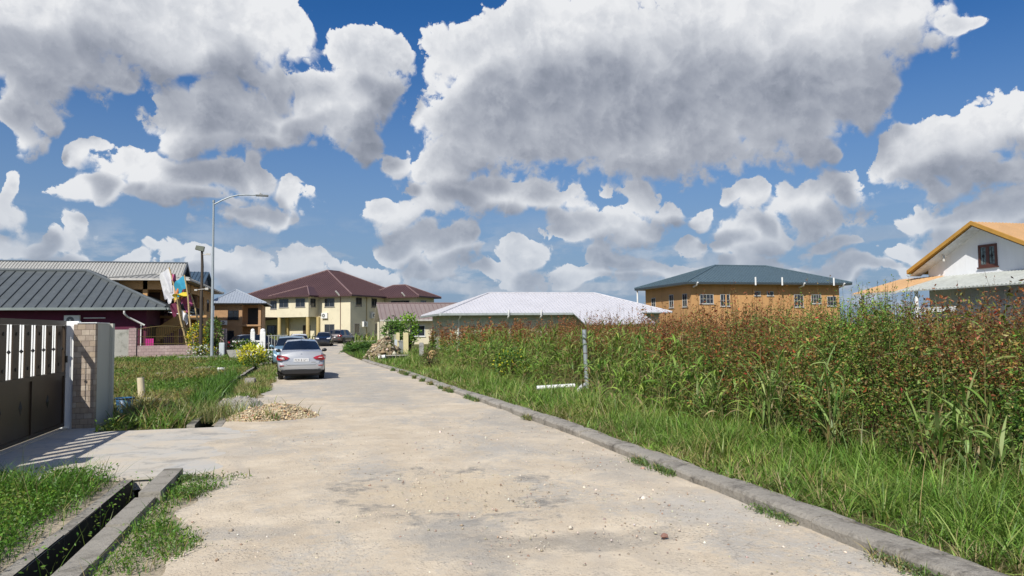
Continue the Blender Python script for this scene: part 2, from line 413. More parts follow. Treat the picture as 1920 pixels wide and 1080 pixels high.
class MB:
    """collects polygons; every face has a material index"""
    def __init__(s): s.v = []; s.f = []; s.mi = []; s.sm = []
    def poly(s, pts, mi=0, smooth=False):
        n = len(s.v); s.v += [tuple(p) for p in pts]; s.f.append(tuple(range(n, n+len(pts)))); s.mi.append(mi); s.sm.append(smooth)
        return s
    def add(s, vs, fs, mi=0, smooth=False):
        n = len(s.v); s.v += [tuple(p) for p in vs]
        for f in fs: s.f.append(tuple(n+i for i in f)); s.mi.append(mi); s.sm.append(smooth)
        return s
    def box(s, x0, x1, y0, y1, z0, z1, mi=0, rz=0.0, bev=0.0):
        if x0 > x1: x0, x1 = x1, x0
        if y0 > y1: y0, y1 = y1, y0
        b = bev
        if b:
            vs = []
            for z, k in ((z0, b), (z0+b, 0), (z1-b, 0), (z1, b)):
                vs += [(x0+k+ (b if k == 0 else 0), y0+k, z), (x1-k-(b if k == 0 else 0), y0+k, z), (x1-k, y0+k+(b if k == 0 else 0), z), (x1-k, y1-k-(b if k == 0 else 0), z),
                       (x1-k-(b if k == 0 else 0), y1-k, z), (x0+k+(b if k == 0 else 0), y1-k, z), (x0+k, y1-k-(b if k == 0 else 0), z), (x0+k, y0+k+(b if k == 0 else 0), z)]
            fs = [tuple(range(7, -1, -1)), tuple(range(24, 32))]
            for r in range(3):
                for i in range(8):
                    j = (i+1) % 8; fs.append((r*8+i, r*8+j, (r+1)*8+j, (r+1)*8+i))
        else:
            vs = [(x0, y0, z0), (x1, y0, z0), (x1, y1, z0), (x0, y1, z0), (x0, y0, z1), (x1, y0, z1), (x1, y1, z1), (x0, y1, z1)]
            fs = [(0, 3, 2, 1), (4, 5, 6, 7), (0, 1, 5, 4), (1, 2, 6, 5), (2, 3, 7, 6), (3, 0, 4, 7)]
        if rz:
            cx, cy = (x0+x1)/2, (y0+y1)/2; c_, s_ = math.cos(rz), math.sin(rz)
            vs = [(cx+(x-cx)*c_-(y-cy)*s_, cy+(x-cx)*s_+(y-cy)*c_, z) for x, y, z in vs]
        return s.add(vs, fs, mi)
    def tube(s, path, r, n=8, mi=0, caps=True, smooth=True):
        path = [Vector(p) for p in path]; m_ = len(path)
        rr = r if isinstance(r, (list, tuple)) else [r]*m_
        vs = []; fs = []; prev = None
        for i, p in enumerate(path):
            d = (path[min(i+1, m_-1)]-path[max(i-1, 0)]).normalized()
            if prev is None:
                a = d.orthogonal().normalized()
            else:
                a = (prev - d*prev.dot(d))
                a = a.normalized() if a.length > 1e-6 else d.orthogonal().normalized()
            prev = a; b = d.cross(a)
            for k in range(n):
                t = 2*PI*k/n; vs.append(p + a*(math.cos(t)*rr[i]) + b*(math.sin(t)*rr[i]))
        for i in range(m_-1):
            for k in range(n):
                j = (k+1) % n; fs.append((i*n+k, i*n+j, (i+1)*n+j, (i+1)*n+k))
        s.add(vs, fs, mi, smooth)
        if caps:
            s.add(vs[:n], [tuple(range(n-1, -1, -1))], mi); s.add(vs[-n:], [tuple(range(n))], mi)
        return s
    def prism(s, poly2, z0, z1, mi=0):
        n = len(poly2)
        vs = [(x, y, z0) for x, y in poly2]+[(x, y, z1) for x, y in poly2]
        fs = [tuple(range(n-1, -1, -1)), tuple(range(n, 2*n))]+[(i, (i+1) % n, n+(i+1) % n, n+i) for i in range(n)]
        return s.add(vs, fs, mi)
    def plate(s, pts, t, mi=0, mi2=None):
        """a plate: polygon pts (top), thickness t straight down"""
        n = len(pts); vs = [tuple(p) for p in pts]+[(p[0], p[1], p[2]-t) for p in pts]
        s.add(vs, [tuple(range(n))], mi)
        s.add(vs, [tuple(range(2*n-1, n-1, -1))]+[(i, n+i, n+(i+1) % n, (i+1) % n) for i in range(n)], mi if mi2 is None else mi2)
        return s
    def blob(s, c, r, seed=0, mi=0, flat=1.0, n=2, rough=.25):
        import bmesh
        bm = bmesh.new(); bmesh.ops.create_icosphere(bm, subdivisions=n, radius=1.0)
        rr = random.Random(seed); ph = [rr.uniform(0, 6) for _ in range(6)]
        vs = []
        for v in bm.verts:
            x, y, z = v.co
            k = 1+rough*(math.sin(3.1*x+ph[0])*math.sin(2.7*y+ph[1])+.6*math.sin(5.3*z+ph[2]+2*x)+.35*rr.uniform(-1, 1))
            rx = r if isinstance(r, (int, float)) else None
            R_ = (r, r, r*flat) if rx is not None else r
            vs.append((c[0]+x*k*R_[0], c[1]+y*k*R_[1], c[2]+z*k*R_[2]))
        fs = [tuple(v.index for v in f.verts) for f in bm.faces]; bm.free()
        return s.add(vs, fs, mi)
    def build(s, name, mats, parent=None, label=None, cat=None, group=None, kind=None, loc=(0, 0, 0), rz=0.0, auto=None):
        me = bpy.data.meshes.new(name); me.from_pydata(s.v, [], s.f)
        if not isinstance(mats, (list, tuple)): mats = [mats]
        for m_ in mats: me.materials.append(m_)
        me.polygons.foreach_set('material_index', s.mi); me.polygons.foreach_set('use_smooth', s.sm)
        me.update()
        o = bpy.data.objects.new(name, me); col.objects.link(o)
        if parent is not None: o.parent = parent
        o.location = loc; o.rotation_euler = (0, 0, rz)
        return tag(o, label, cat, group, kind)

def weld_smooth(o, dist=1e-4):
    import bmesh
    bm = bmesh.new(); bm.from_mesh(o.data); bmesh.ops.remove_doubles(bm, verts=bm.verts, dist=dist)
    bmesh.ops.recalc_face_normals(bm, faces=bm.faces)
    for f in bm.faces: f.smooth = True
    for e in bm.edges:
        if len(e.link_faces) == 2 and e.calc_face_angle(0) > math.radians(38): e.smooth = False
    bm.to_mesh(o.data); bm.free()
    return o

# numpy mesh: verts (N,3), loops per face fixed size list
def np_mesh(name, chunks, material, parent=None, **tg):
    """chunks: list of (verts Nx3, faces Mxk int, colour per vertex Nx3)"""
    V = []; C = []; loops = []; starts = []; totals = []; off = 0; lo = 0
    for v, f, c in chunks:
        V.append(v); C.append(c)
        for ff in (f if isinstance(f, list) else [f]):
            k = ff.shape[1]; loops.append((ff+off).reshape(-1)); n = ff.shape[0]
            starts.append(lo+np.arange(n)*k); totals.append(np.full(n, k)); lo += n*k
        off += len(v)
    V = np.concatenate(V).astype(np.float32); C = np.concatenate(C).astype(np.float32)
    loops = np.concatenate(loops).astype(np.int32); starts = np.concatenate(starts).astype(np.int32); totals = np.concatenate(totals).astype(np.int32)
    me = bpy.data.meshes.new(name)
    me.vertices.add(len(V)); me.vertices.foreach_set('co', V.reshape(-1))
    me.loops.add(len(loops)); me.loops.foreach_set('vertex_index', loops)
    me.polygons.add(len(starts)); me.polygons.foreach_set('loop_start', starts); me.polygons.foreach_set('loop_total', totals)
    a = me.color_attributes.new('leafcol', 'FLOAT_COLOR', 'POINT')
    a.data.foreach_set('color', np.concatenate([C, np.ones((len(C), 1), np.float32)], 1).reshape(-1))
    me.update(calc_edges=True)
    me.materials.append(material)
    o = bpy.data.objects.new(name, me); col.objects.link(o)
    if parent is not None: o.parent = parent
    return tag(o, **tg)

def np_blades(P, h, w, lean, colr, ang=None, droop=.0, tipcol=None):
    """P (N,3) roots, h heights, w widths, lean horizontal reach / height; droop pulls the tip down"""
    N = len(P); g = rng
    ang = g.uniform(0, 2*PI, N) if ang is None else ang
    d = np.stack([np.cos(ang), np.sin(ang), np.zeros(N)], 1)
    fa = ang + PI/2 + g.uniform(-.9, .9, N)
    s = np.stack([np.cos(fa), np.sin(fa), np.zeros(N)], 1)
    ts = np.array([0, .35, .7, 1.0]); ws = np.array([.75, 1.0, .7, 0.0])
    vs = []
    for i, t in enumerate(ts):
        c = P + d*(lean*h*t**1.6)[:, None]
        c[:, 2] += h*(t - droop*t**2.6)
        if i < 3:
            o = s*(w*ws[i]*.5)[:, None]; vs += [c-o, c+o]
        else: vs.append(c)
    V = np.stack(vs, 1).reshape(-1, 3)                     # N,7
    b = (np.arange(N)*7)[:, None]
    q = np.concatenate([b+np.array([[0, 1, 3, 2]]), b+np.array([[2, 3, 5, 4]])], 0); t3 = b+np.array([[4, 5, 6]])
    k = np.array([.75, .75, 1, 1, 1, 1, 1.0])
    C = np.repeat(colr[:, None, :], 7, 1)
    if tipcol is not None:
        C[:, 4:, :] = C[:, 4:, :]*.5 + tipcol[:, None, :]*.5
    return V, [q, t3], C.reshape(-1, 3)

def np_leaves(P, size, colr, aspect=.45, up=.3, axis=None):
    """diamond leaves folded along the midrib (2 tris as 2 faces: 4 verts + fold)"""
    N = len(P)
    a = rng.normal(size=(N, 3)); a[:, 2] = a[:, 2]*.6 + up
    if axis is not None: a = a*.6 + axis
    a /= np.linalg.norm(a, axis=1)[:, None]+1e-9
    b = np.cross(a, rng.normal(size=(N, 3))); b /= np.linalg.norm(b, axis=1)[:, None]+1e-9
    n = np.cross(a, b)
    L = size[:, None]
    v0 = P; v1 = P + a*L*.45 + b*L*aspect*.5 + n*L*.08; v2 = P + a*L; v3 = P + a*L*.45 - b*L*aspect*.5 + n*L*.08
    V = np.stack([v0, v1, v2, v3], 1).reshape(-1, 3)
    f = (np.arange(N)*4)[:, None]
    F = np.concatenate([f+np.array([[0, 1, 2]]), f+np.array([[0, 2, 3]])], 0)
    return V, [F], np.repeat(colr[:, None, :], 4, 1).reshape(-1, 3)

def np_stems(P0, P1, r, colr):
    """thin three-sided stems"""
    N = len(P0); d = P1-P0; d /= np.linalg.norm(d, axis=1)[:, None]+1e-9
    a = np.cross(d, np.array([[.3, .9, .1]])); a /= np.linalg.norm(a, axis=1)[:, None]+1e-9; b = np.cross(d, a)
    vs = []
    for P, k in ((P0, 1.0), (P1, .45)):
        for t in (0, 2*PI/3, 4*PI/3): vs.append(P + (a*math.cos(t)+b*math.sin(t))*(r*k)[:, None])
    V = np.stack(vs, 1).reshape(-1, 3); f = (np.arange(N)*6)[:, None]
    F = np.concatenate([f+np.array([[i, (i+1) % 3, 3+(i+1) % 3, 3+i]]) for i in range(3)], 0)
    return V, [F], np.repeat(colr[:, None, :], 6, 1).reshape(-1, 3)

def pick(n, cols, jit=.18, p=None):
    c = np.array(cols)[rng.choice(len(cols), n, p=p)]
    return np.clip(c*(1+rng.normal(0, jit, (n, 1)))*(1+rng.normal(0, jit*.3, (n, 3))), .004, 1)

def vnoise(x, y, sc, seed=0):
    """cheap smooth value noise in numpy"""
    r = np.random.default_rng(seed+99); T_ = r.random((64, 64))
    x = np.asarray(x)*sc; y = np.asarray(y)*sc
    xi = np.floor(x).astype(int); yi = np.floor(y).astype(int); fx = x-xi; fy = y-yi
    fx = fx*fx*(3-2*fx); fy = fy*fy*(3-2*fy)
    g = lambda a, b: T_[a % 64, b % 64]
    return (g(xi, yi)*(1-fx)+g(xi+1, yi)*fx)*(1-fy)+(g(xi, yi+1)*(1-fx)+g(xi+1, yi+1)*fx)*fy

# ---------------------------------------------------------------- shared materials
M_road = road_mat(); M_slab = slab_mat(); M_soil = soil_mat()
M_kerb = conc_mat('kerb_concrete', (.38, .35, .30), (.105, .095, .08), 2.6, .95, .03)
M_drain = conc_mat('drain_concrete', (.34, .315, .27), (.11, .10, .08), 3.5, .8, .012)
M_block = conc_mat('block_wall', (.40, .39, .35), (.12, .125, .10), 1.6, .85, .01)
M_stone = stone_mat('stone_cladding', ((.43, .34, .24), (.31, .25, .20), (.54, .46, .36)), .13, .10, (.17, .135, .10), .012)
M_pink = stone_mat('pink_tile', ((.43, .32, .30), (.37, .27, .26), (.48, .37, .35)), .33, .20, (.26, .20, .19), .05)
M_glass = glass_mat(); M_carglass = glass_mat('car_glass', (.010, .014, .022), .03)
M_white = mat('white_paint', (.76, .76, .73), .55, vary=.05, dirt=((.45, .42, .36), .60, .80, 2.0))
M_wht = mat('white_pvc', (.74, .74, .72), .4, vary=.05)
M_dark = mat('dark_trim', (.016, .015, .015), .5)
M_rubber = mat('tyre_rubber', (.018, .018, .018), .85)
M_alu = mat('brushed_alloy', (.50, .51, .52), .35, metal=.8, vary=.05)
M_galv = mat('galvanised', (.36, .40, .42), .5, metal=.35, vary=.15, scale=6, streak=True)

# ---------------------------------------------------------------- ground, drain, road
def lerp_tab(tab, y):
    for i in range(len(tab)-1):
        if y <= tab[i+1][0] or i == len(tab)-2:
            a, b = tab[i], tab[i+1]; t = (y-a[0])/(b[0]-a[0])
            t = max(0, min(1, t)) if i == 0 or i == len(tab)-2 else t
            return a[1]+(b[1]-a[1])*t
DRX = [(0, -1.90), (14.4, -1.90), (20, -2.12), (25, -2.50), (38, -2.58), (60, -2.6)]
RDR = [(-20, 4.05), (7.6, 4.02), (12.7, 4.0), (20.2, 3.66), (29.7, 3.44), (40.3, 2.78), (52, 2.40), (64, 2.2), (74, 2.8), (84, 4.6), (98, 9.0), (104, 12)]
RDL = [(-20, -1.1), (6, -1.02), (8.6, -1.25), (9.8, -1.64), (14.5, -1.70), (17.5, -1.72), (19.5, -1.75), (20.6, -1.35), (24, -1.30), (28, -1.35), (38, -1.75), (64, -1.9), (90, -2.6), (104, -6.0)]
kx = lambda y: lerp_tab(RDR, y)
dx = lambda y: lerp_tab(DRX, y)
lx = lambda y: lerp_tab(RDL, y)
HW = .155

mb = MB()
rows = [-60, -10, 0, 4, 6, 8, 9.72, 14.42, 17, 20, 25, 30, 38, 38.2, 50, 56, 62, 68, 74, 80, 86, 92, 98, 104, 110, 130, 400, 4000]
def open_at(a, b): return not (a >= 9.7 and b <= 14.43) and a >= -10 and b <= 38.01
for a, b in zip(rows[:-1], rows[1:]):
    for k in range(6):
        def X(k, y): return [-3000, -40, dx(y)-HW, dx(y)+HW, 6, 60, 3000][k]
        if k == 2 and open_at(a, b): continue
        mb.poly([(X(k, a), a, zg(a)), (X(k+1, a), a, zg(a)), (X(k+1, b), b, zg(b)), (X(k, b), b, zg(b))])
mb.build('ground', M_soil, kind='structure')

# drainage channel: two side walls and a bottom
mb = MB()
def wallrun(ys, xin, xout, ztop, zbot=-.85, jit=.012):
    for a, b in zip(ys[:-1], ys[1:]):
        j = rnd.uniform(-jit, jit)
        for (x0, x1) in ((xin, xout),):
            A0, A1, B0, B1 = dx(a)+x0+j, dx(a)+x1+j, dx(b)+x0+j, dx(b)+x1+j
            z = ztop+rnd.uniform(-jit, jit)
            vs = [(A0, a, zbot), (A1, a, zbot), (B1, b, zbot), (B0, b, zbot), (A0, a, z), (A1, a, z), (B1, b, z), (B0, b, z)]
            mb.add(vs, [(4, 5, 6, 7), (0, 1, 5, 4), (2, 3, 7, 6)]); mb.add(vs, [(1, 2, 6, 5)], 0 if x0 > 0 else 2); mb.add(vs, [(3, 0, 4, 7)], 2 if x0 > 0 else 0)
ysn = [-2, .5, 2.2, 3.6, 4.9, 6.1, 7.25, 8.35]
wallrun(ysn, HW+.004, HW+.195, .062)
wallrun([9.75, 11, 12.5, 14.4], HW+.004, HW+.25, -.13); wallrun([9.75, 11, 12.5, 14.4], -HW-.11, -HW-.004, -.13)
wallrun([8.37, 9.72], HW+.03, HW+.235, .115, jit=.002)
wallrun(ysn+[9.70], -HW-.11, -HW-.004, .012)
ysf = [14.45, 16, 17.5, 19, 20.5, 22, 23.5, 25, 26.5, 28, 29.5, 31, 32.5, 34, 35.5, 37, 38]
wallrun(ysf, HW+.004, HW+.14, .03); wallrun(ysf, -HW-.14, -HW-.004, .075)
for ys in ([-2, 4, 9.7], [9.7, 14.4], ysf):
    for a, b in zip(ys[:-1], ys[1:]):
        mb.poly([(dx(a)-.6, a, -.80), (dx(a)+.6, a, -.80), (dx(b)+.6, b, -.80), (dx(b)-.6, b, -.80)], 1)
mb.box(dx(38)-.6, dx(38)+.6, 38.0, 38.12, -.55, .02)
mb.build('drainage_channel', [M_drain, mat('drain_mud', (.020, .018, .013), .6), mat('drain_algae', (.035, .034, .024), .8, vary=.3, scale=4)], kind='structure')

# road surface: fine grid with shallow potholes and ruts
ys = np.concatenate([np.arange(-6, 3, .5), np.arange(3, 14, .11), np.arange(14, 30, .3), np.arange(30, 104.1, 1.5)])
K = 60
vs = []; fs = []
hx, hy, _ = G(850, 925); h2 = G(1120, 1010); h3 = G(980, 790)
for y in ys:
    l, r = lx(y), kx(y)
    l += .07*math.sin(y*3.1)+.05*math.sin(y*7.7+1) if y > 15 or y < 8.5 else 0
    for k in range(K+1):
        x = l+(r-l)*k/K
        vs.append((x, y, 0))
vs = np.array(vs)
x, y = vs[:, 0], vs[:, 1]
def dent(cx, cy, rx, ry, d): return -d*np.exp(-(((x-cx)/rx)**2+((y-cy)/ry)**2)**1.5)
z = .022+(vnoise(x, y, .9, 1)-.5)*.022+(vnoise(x, y, 3.1, 2)-.5)*.010+(vnoise(x, y, 8.3, 3)-.5)*.006
z += dent(hx, hy, .75, 1.0, .045)+dent(h2[0], h2[1], .9, .30, .03)+dent(h3[0], h3[1], .7, 1.2, .02)
z = np.maximum(z, .006)+np.array([zg(v) for v in y])
vs[:, 2] = z
for i in range(len(ys)-1):
    for k in range(K): fs.append((i*(K+1)+k, i*(K+1)+k+1, (i+1)*(K+1)+k+1, (i+1)*(K+1)+k))
rb = MB(); rb.add(vs.tolist(), fs, 0, True); rb.build('road', M_road, kind='structure')

# driveway slab across the drain
mb = MB()
mb.box(-9.5, -1.66, 9.74, 14.40, -.115, .034); mb.box(-9.5, -3.72, 14.402, 15.06, -.05, .032)
mb.add([(-1.66, 9.74, .034), (-1.66, 14.4, .034), (-.55, 14.25, .012), (-.35, 12.3, .010), (-.75, 10.2, .010), (-1.3, 9.74, .012)], [(5, 4, 3, 2, 1, 0)][::-1])
me_o = mb.build('driveway', M_slab, kind='structure')
for p in me_o.data.polygons:
    if p.normal.z < -.5 and p.center.z > -.05: p.flip()

# kerb: cast lengths with worn arrises and a half buried haunch behind
mb = MB(); y = -1.0
while y < 44:
    L = rnd.uniform(.85, 1.0); j = rnd.uniform(-.012, .012); zt = .128+rnd.uniform(-.012, .010)
    if y > 19: zt -= .02
    n = 5; vs = []; a = y
    prof = [(0, -.05), (-.012, zt-.035), (.004, zt-.012), (.035, zt), (.12, zt+.006), (.205, zt+.002), (.226, zt-.015), (.230, .03)]
    prof2 = [(.244, .0), (.248, zt-.045), (.36, zt-.040), (.42, zt-.058), (.44, -.02)]
    for pr in (prof, prof2):
        vs = []; fs = []
        for i in range(n+1):
            yy = a+(L-.012)*i/n
            w1 = rnd.uniform(-.006, .006); w2 = rnd.uniform(-.006, .006)
            for (px_, pz_) in pr: vs.append((kx(yy)+px_+j+w1+(rnd.uniform(-.004, .004)), yy, pz_+w2+zg(yy)))
        m_ = len(pr)
        for i in range(n):
            for k in range(m_-1): fs.append((i*m_+k, (i+1)*m_+k, (i+1)*m_+k+1, i*m_+k+1))
        fs.append(tuple(range(m_))); fs.append(tuple(range(n*m_, (n+1)*m_))[::-1])
        mb.add(vs, fs, 0)
    y += L
mb.build('kerb', M_kerb, kind='structure')

# ---------------------------------------------------------------- roofs, windows, buildings
def roof_face(mb, pts, t=.06, sp=.0, rw=.03, rh=.03, mi=0, mr=None, fascia=None):
    """pts[0]-pts[1] is the eave; plate plus standing ribs up the slope"""
    P_ = [Vector(p) for p in pts]
    mb.plate([tuple(p) for p in P_], t, mi, mi if fascia is None else fascia)
    if not sp: return
    e = (P_[1]-P_[0]); L = e.length; e.normalize()
    n = None
    for k in range(2, len(P_)):
        n = e.cross(P_[k]-P_[0])
        if n.length > 1e-3: break
    n.normalize()
    if n.z < 0: n = -n
    s = n.cross(e)
    if s.z < 0: s = -s
    q = [((p-P_[0]).dot(e), (p-P_[0]).dot(s)) for p in P_]
    u = min(a for a, b in q)+sp*.5; umax = max(a for a, b in q)
    while u < umax:
        vv = []
        for i in range(len(q)):
            (a0, b0), (a1, b1) = q[i], q[(i+1) % len(q)]
            if (a0-u)*(a1-u) < 0: vv.append(b0+(b1-b0)*(u-a0)/(a1-a0))
        if len(vv) >= 2:
            v0, v1 = min(vv)+.01, max(vv)-.01
            if v1-v0 > .08:
                c = []
                for (uu, hh) in ((u-rw/2, .002), (u-rw/2, rh), (u+rw/2, rh), (u+rw/2, .002)):
                    for v_ in (v0, v1): c.append(tuple(P_[0]+e*uu+s*v_+n*hh))
                mb.add(c, [(0, 1, 3, 2), (2, 3, 5, 4), (4, 5, 7, 6), (0, 2, 4, 6), (1, 7, 5, 3)], mi if mr is None else mr)
        u += sp

def ridge_cap(mb, a, b, w=.16, mi=0):
    mb.tube([(a[0], a[1], a[2]+.02), (b[0], b[1], b[2]+.02)], w*.5, 6, mi, smooth=False)

def hip(mb, x0, x1, y0, y1, ze, zr, ra, rb, t=.14, sp=0, rw=.03, rh=.03, mr=None, fascia=None, cap=.14, capm=0, gutter=None):
    """hip roof; ra, rb the two ridge ends (x,y)"""
    A, B, C_, D_ = (x0, y0, ze), (x1, y0, ze), (x1, y1, ze), (x0, y1, ze)
    Ra, Rb = (*ra, zr), (*rb, zr)
    kw = dict(t=t, sp=sp, rw=rw, rh=rh, mr=mr, fascia=fascia)
    if abs(ra[1]-rb[1]) < 1e-6:      # ridge along x
        roof_face(mb, [A, B, Rb, Ra], **kw); roof_face(mb, [B, C_, Rb], **kw)
        roof_face(mb, [C_, D_, Ra, Rb], **kw); roof_face(mb, [D_, A, Ra], **kw)
        hl = ((A, Ra), (B, Rb), (C_, Rb), (D_, Ra), (Ra, Rb))
    else:                            # ridge along y, ra the front one
        roof_face(mb, [A, B, Ra], **kw); roof_face(mb, [B, C_, Rb, Ra], **kw)
        roof_face(mb, [C_, D_, Rb], **kw); roof_face(mb, [D_, A, Ra, Rb], **kw)
        hl = ((A, Ra), (B, Ra), (C_, Rb), (D_, Rb), (Ra, Rb))
    if cap:
        for a, b in hl:
            if (Vector(a)-Vector(b)).length > .1: ridge_cap(mb, a, b, cap, capm)

def gutter(parent, pts, m_, z=-.07, r=.07, name='gutter'):
    g = MB()
    for a, b in zip(pts[:-1], pts[1:]):
        d = Vector(b)-Vector(a); d.z = 0; d.normalize(); nrm = Vector((d.y, -d.x, 0))
        for s_ in (0,):
            p = []
            for q in (a, b):
                Q = Vector(q)+Vector((0, 0, z))
                p.append([Q+nrm*.005+Vector((0, 0, r)), Q+nrm*.005-Vector((0, 0, r)), Q+nrm*(r*1.7)-Vector((0, 0, r*.8)), Q+nrm*(r*2)+Vector((0, 0, r))])
            vs = p[0]+p[1]; g.add(vs, [(0, 1, 5, 4), (1, 2, 6, 5), (2, 3, 7, 6), (3, 0, 4, 7), (3, 2, 1, 0), (4, 5, 6, 7)])
    return g.build(name, m_, parent)

def face_pt(face, c, u, z, out):
    return {'S': (u, c-out, z), 'N': (u, c+out, z), 'E': (c+out, u, z), 'W': (c-out, u, z)}[face]
def fbox(mb, face, c, u0, u1, z0, z1, o0, o1, mi=0):
    a = face_pt(face, c, u0, z0, o0); b = face_pt(face, c, u1, z1, o1)
    mb.box(a[0], b[0], a[1], b[1], z0, z1, mi)
def window(parent, face, c, u, z, w, h, nx=2, nz=1, fm=None, fw=.06, gm=None, name='window', mw=.03):
    """frame with mullions as a part, its glass as sub-part"""
    f = MB(); o = .045
    fbox(f, face, c, u, u+fw, z, z+h, -.03, o); fbox(f, face, c, u+w-fw, u+w, z, z+h, -.03, o)
    fbox(f, face, c, u+fw, u+w-fw, z, z+fw, -.03, o); fbox(f, face, c, u+fw, u+w-fw, z+h-fw, z+h, -.03, o)
    for i in range(1, nx): fbox(f, face, c, u+w*i/nx-mw/2, u+w*i/nx+mw/2, z+fw, z+h-fw, -.03, o-.008)
    for i in range(1, nz): fbox(f, face, c, u+fw, u+w-fw, z+h*i/nz-mw/2, z+h*i/nz+mw/2, -.03, o-.014)
    fbox(f, face, c, u-.05, u+w+.05, z-.06, z-.002, -.03, .09)
    r = f.build(name, fm or M_wht, parent)
    g = MB(); fbox(g, face, c, u+fw*.8, u+w-fw*.8, z+fw*.8, z+h-fw*.8, -.02, .012); g.build('pane', gm or M_glass, r)
    return r
def door(parent, face, c, u, z, w, h, m_, fm=None):
    f = MB(); fbox(f, face, c, u, u+w, z, z+h, -.02, .03)
    for k in range(2):
        fbox(f, face, c, u+.12, u+w-.12, z+.15+k*h*.47, z+h*.44+k*h*.47, .02, .042)
    r = f.build('door', m_, parent)
    g = MB(); g.tube([face_pt(face, c, u+w-.1, z+h*.45, .03), face_pt(face, c, u+w-.1, z+h*.45, .09)], .025, 6); g.build('door_handle', M_alu, r)
    return r
def ac_unit(parent, face, c, u, z, w=.85, h=.62, d=.32, m_=None):
    f = MB(); fbox(f, face, c, u, u+w, z, z+h, .04, d)
    fbox(f, face, c, u+.03, u+.07, z-.05, z, 0, d); fbox(f, face, c, u+w-.07, u+w-.03, z-.05, z, 0, d)
    r = f.build('air_conditioner', m_ or M_white, parent)
    g = MB()
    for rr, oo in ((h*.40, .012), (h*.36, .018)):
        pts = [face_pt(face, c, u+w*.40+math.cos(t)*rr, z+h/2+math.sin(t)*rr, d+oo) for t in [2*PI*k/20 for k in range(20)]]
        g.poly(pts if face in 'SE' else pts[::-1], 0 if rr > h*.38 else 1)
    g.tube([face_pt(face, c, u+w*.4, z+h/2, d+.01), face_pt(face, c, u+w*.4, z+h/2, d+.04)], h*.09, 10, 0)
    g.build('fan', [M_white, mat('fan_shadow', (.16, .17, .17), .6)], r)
    return r
def walls(parent, poly, z0, z1, m_, name='wall', mi=0, **k):
    b = MB(); b.prism(poly, z0, z1); return b.build(name, m_, parent, **k)
def rect(x0, x1, y0, y1): return [(x0, y0), (x1, y0), (x1, y1), (x0, y1)]

# --- A: maroon bungalow with dark standing seam hip roof
M_maroon = mat('maroon_wall', (.105, .013, .042), .75, vary=.12, dirt=((.07, .015, .035), .5, .8, 1.0))
M_seam = mat('dark_seam_roof', (.125, .138, .138), .42, metal=.25, vary=.08, scale=1.5, dirt=((.09, .10, .09), .55, .8, .8))
M_seamrib = mat('seam_shadow_rib', (.022, .026, .027), .5)  # near-black rib colour paints in the shadow line along each seam
M_gutg = mat('grey_gutter', (.27, .31, .30), .5)
A = empty('bungalow', (-11.0, 62, 0), 0, 'maroon walled bungalow under a dark grey standing seam hip roof', 'house')
walls(A, [(-27, .95), (-1.55, .95), (-1.55, 6.4), (-1.3, 6.4), (-1.3, 16), (-27, 16)], 0, 3.62, M_maroon)
mb = MB(); hip(mb, -28.5, 0, 0, 14.2, 3.70, 6.95, (-21.4, 7.1), (-7.35, 7.1), t=.12, sp=.74, rw=.06, rh=.05, mr=1, fascia=2, cap=.34, capm=3)
hip(mb, -9.5, -.3, 7.5, 17, 3.72, 5.75, (-7, 12.0), (-3.2, 12.0), t=.12, sp=.78, rw=.06, rh=.05, mr=1, fascia=2, cap=.25, capm=3)
mb.build('roof', [M_seam, M_seamrib, M_gutg, mat('ridge_flashing', (.13, .145, .15), .5, metal=.3)], A)
gutter(A, [(-28.5, 0, 3.66), (0, 0, 3.66), (0, 7.5, 3.66)], M_gutg, r=.09)
window(A, 'E', -1.55, 2.2, .9, .9, 1.5, 1, 1, M_dark)
mb = MB(); mb.tube([(-2.9, -.05, 3.45), (-2.9, -.05, 3.25), (-2.75, .3, 3.0), (-1.6, .55, 2.35)], .075, 8); mb.tube([(-1.9, .85, 2.45), (-1.9, .85, .4)], .05, 6); mb.build('downpipe', M_wht, A)
ac_unit(A, 'S', .95, -7.15, 2.42, 1.05, .72)
mb = MB(); mb.box(-5.9, -4.4, .86, .95, 2.90, 2.97); mb.build('conduit', M_wht, A)
arch = MB()
pts = [(6.40-.003, 0)]
yc = 3.9
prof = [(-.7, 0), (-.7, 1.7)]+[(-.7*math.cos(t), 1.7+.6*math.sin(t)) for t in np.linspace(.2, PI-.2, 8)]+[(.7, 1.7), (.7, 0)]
arch.poly([(-1.55+.02, yc+a, b+.05) for a, b in prof]); arch.build('archway', mat('arch_shade', (.02, .012, .014), .9), A)  # flat near-black sheet on the wall, painted shade of the arch interior
mb = MB(); mb.tube([(.1, .3, 3.35), (1.6, -.5, 3.06), (3.2, -4, 3.0), (3.6, -7.9, 3.6)], .035, 6)
mb.build('supply_cable', M_wht, A)
mb = MB(); mb.box(-1.0, -.45, -3.4, -3.2, .2, 1.35); mb.build('magenta_board', mat('magenta', (.50, .02, .22), .6), None, 'narrow magenta board leaning behind the left end of the railing', 'board', loc=(-11.0+.25, 62, 0))

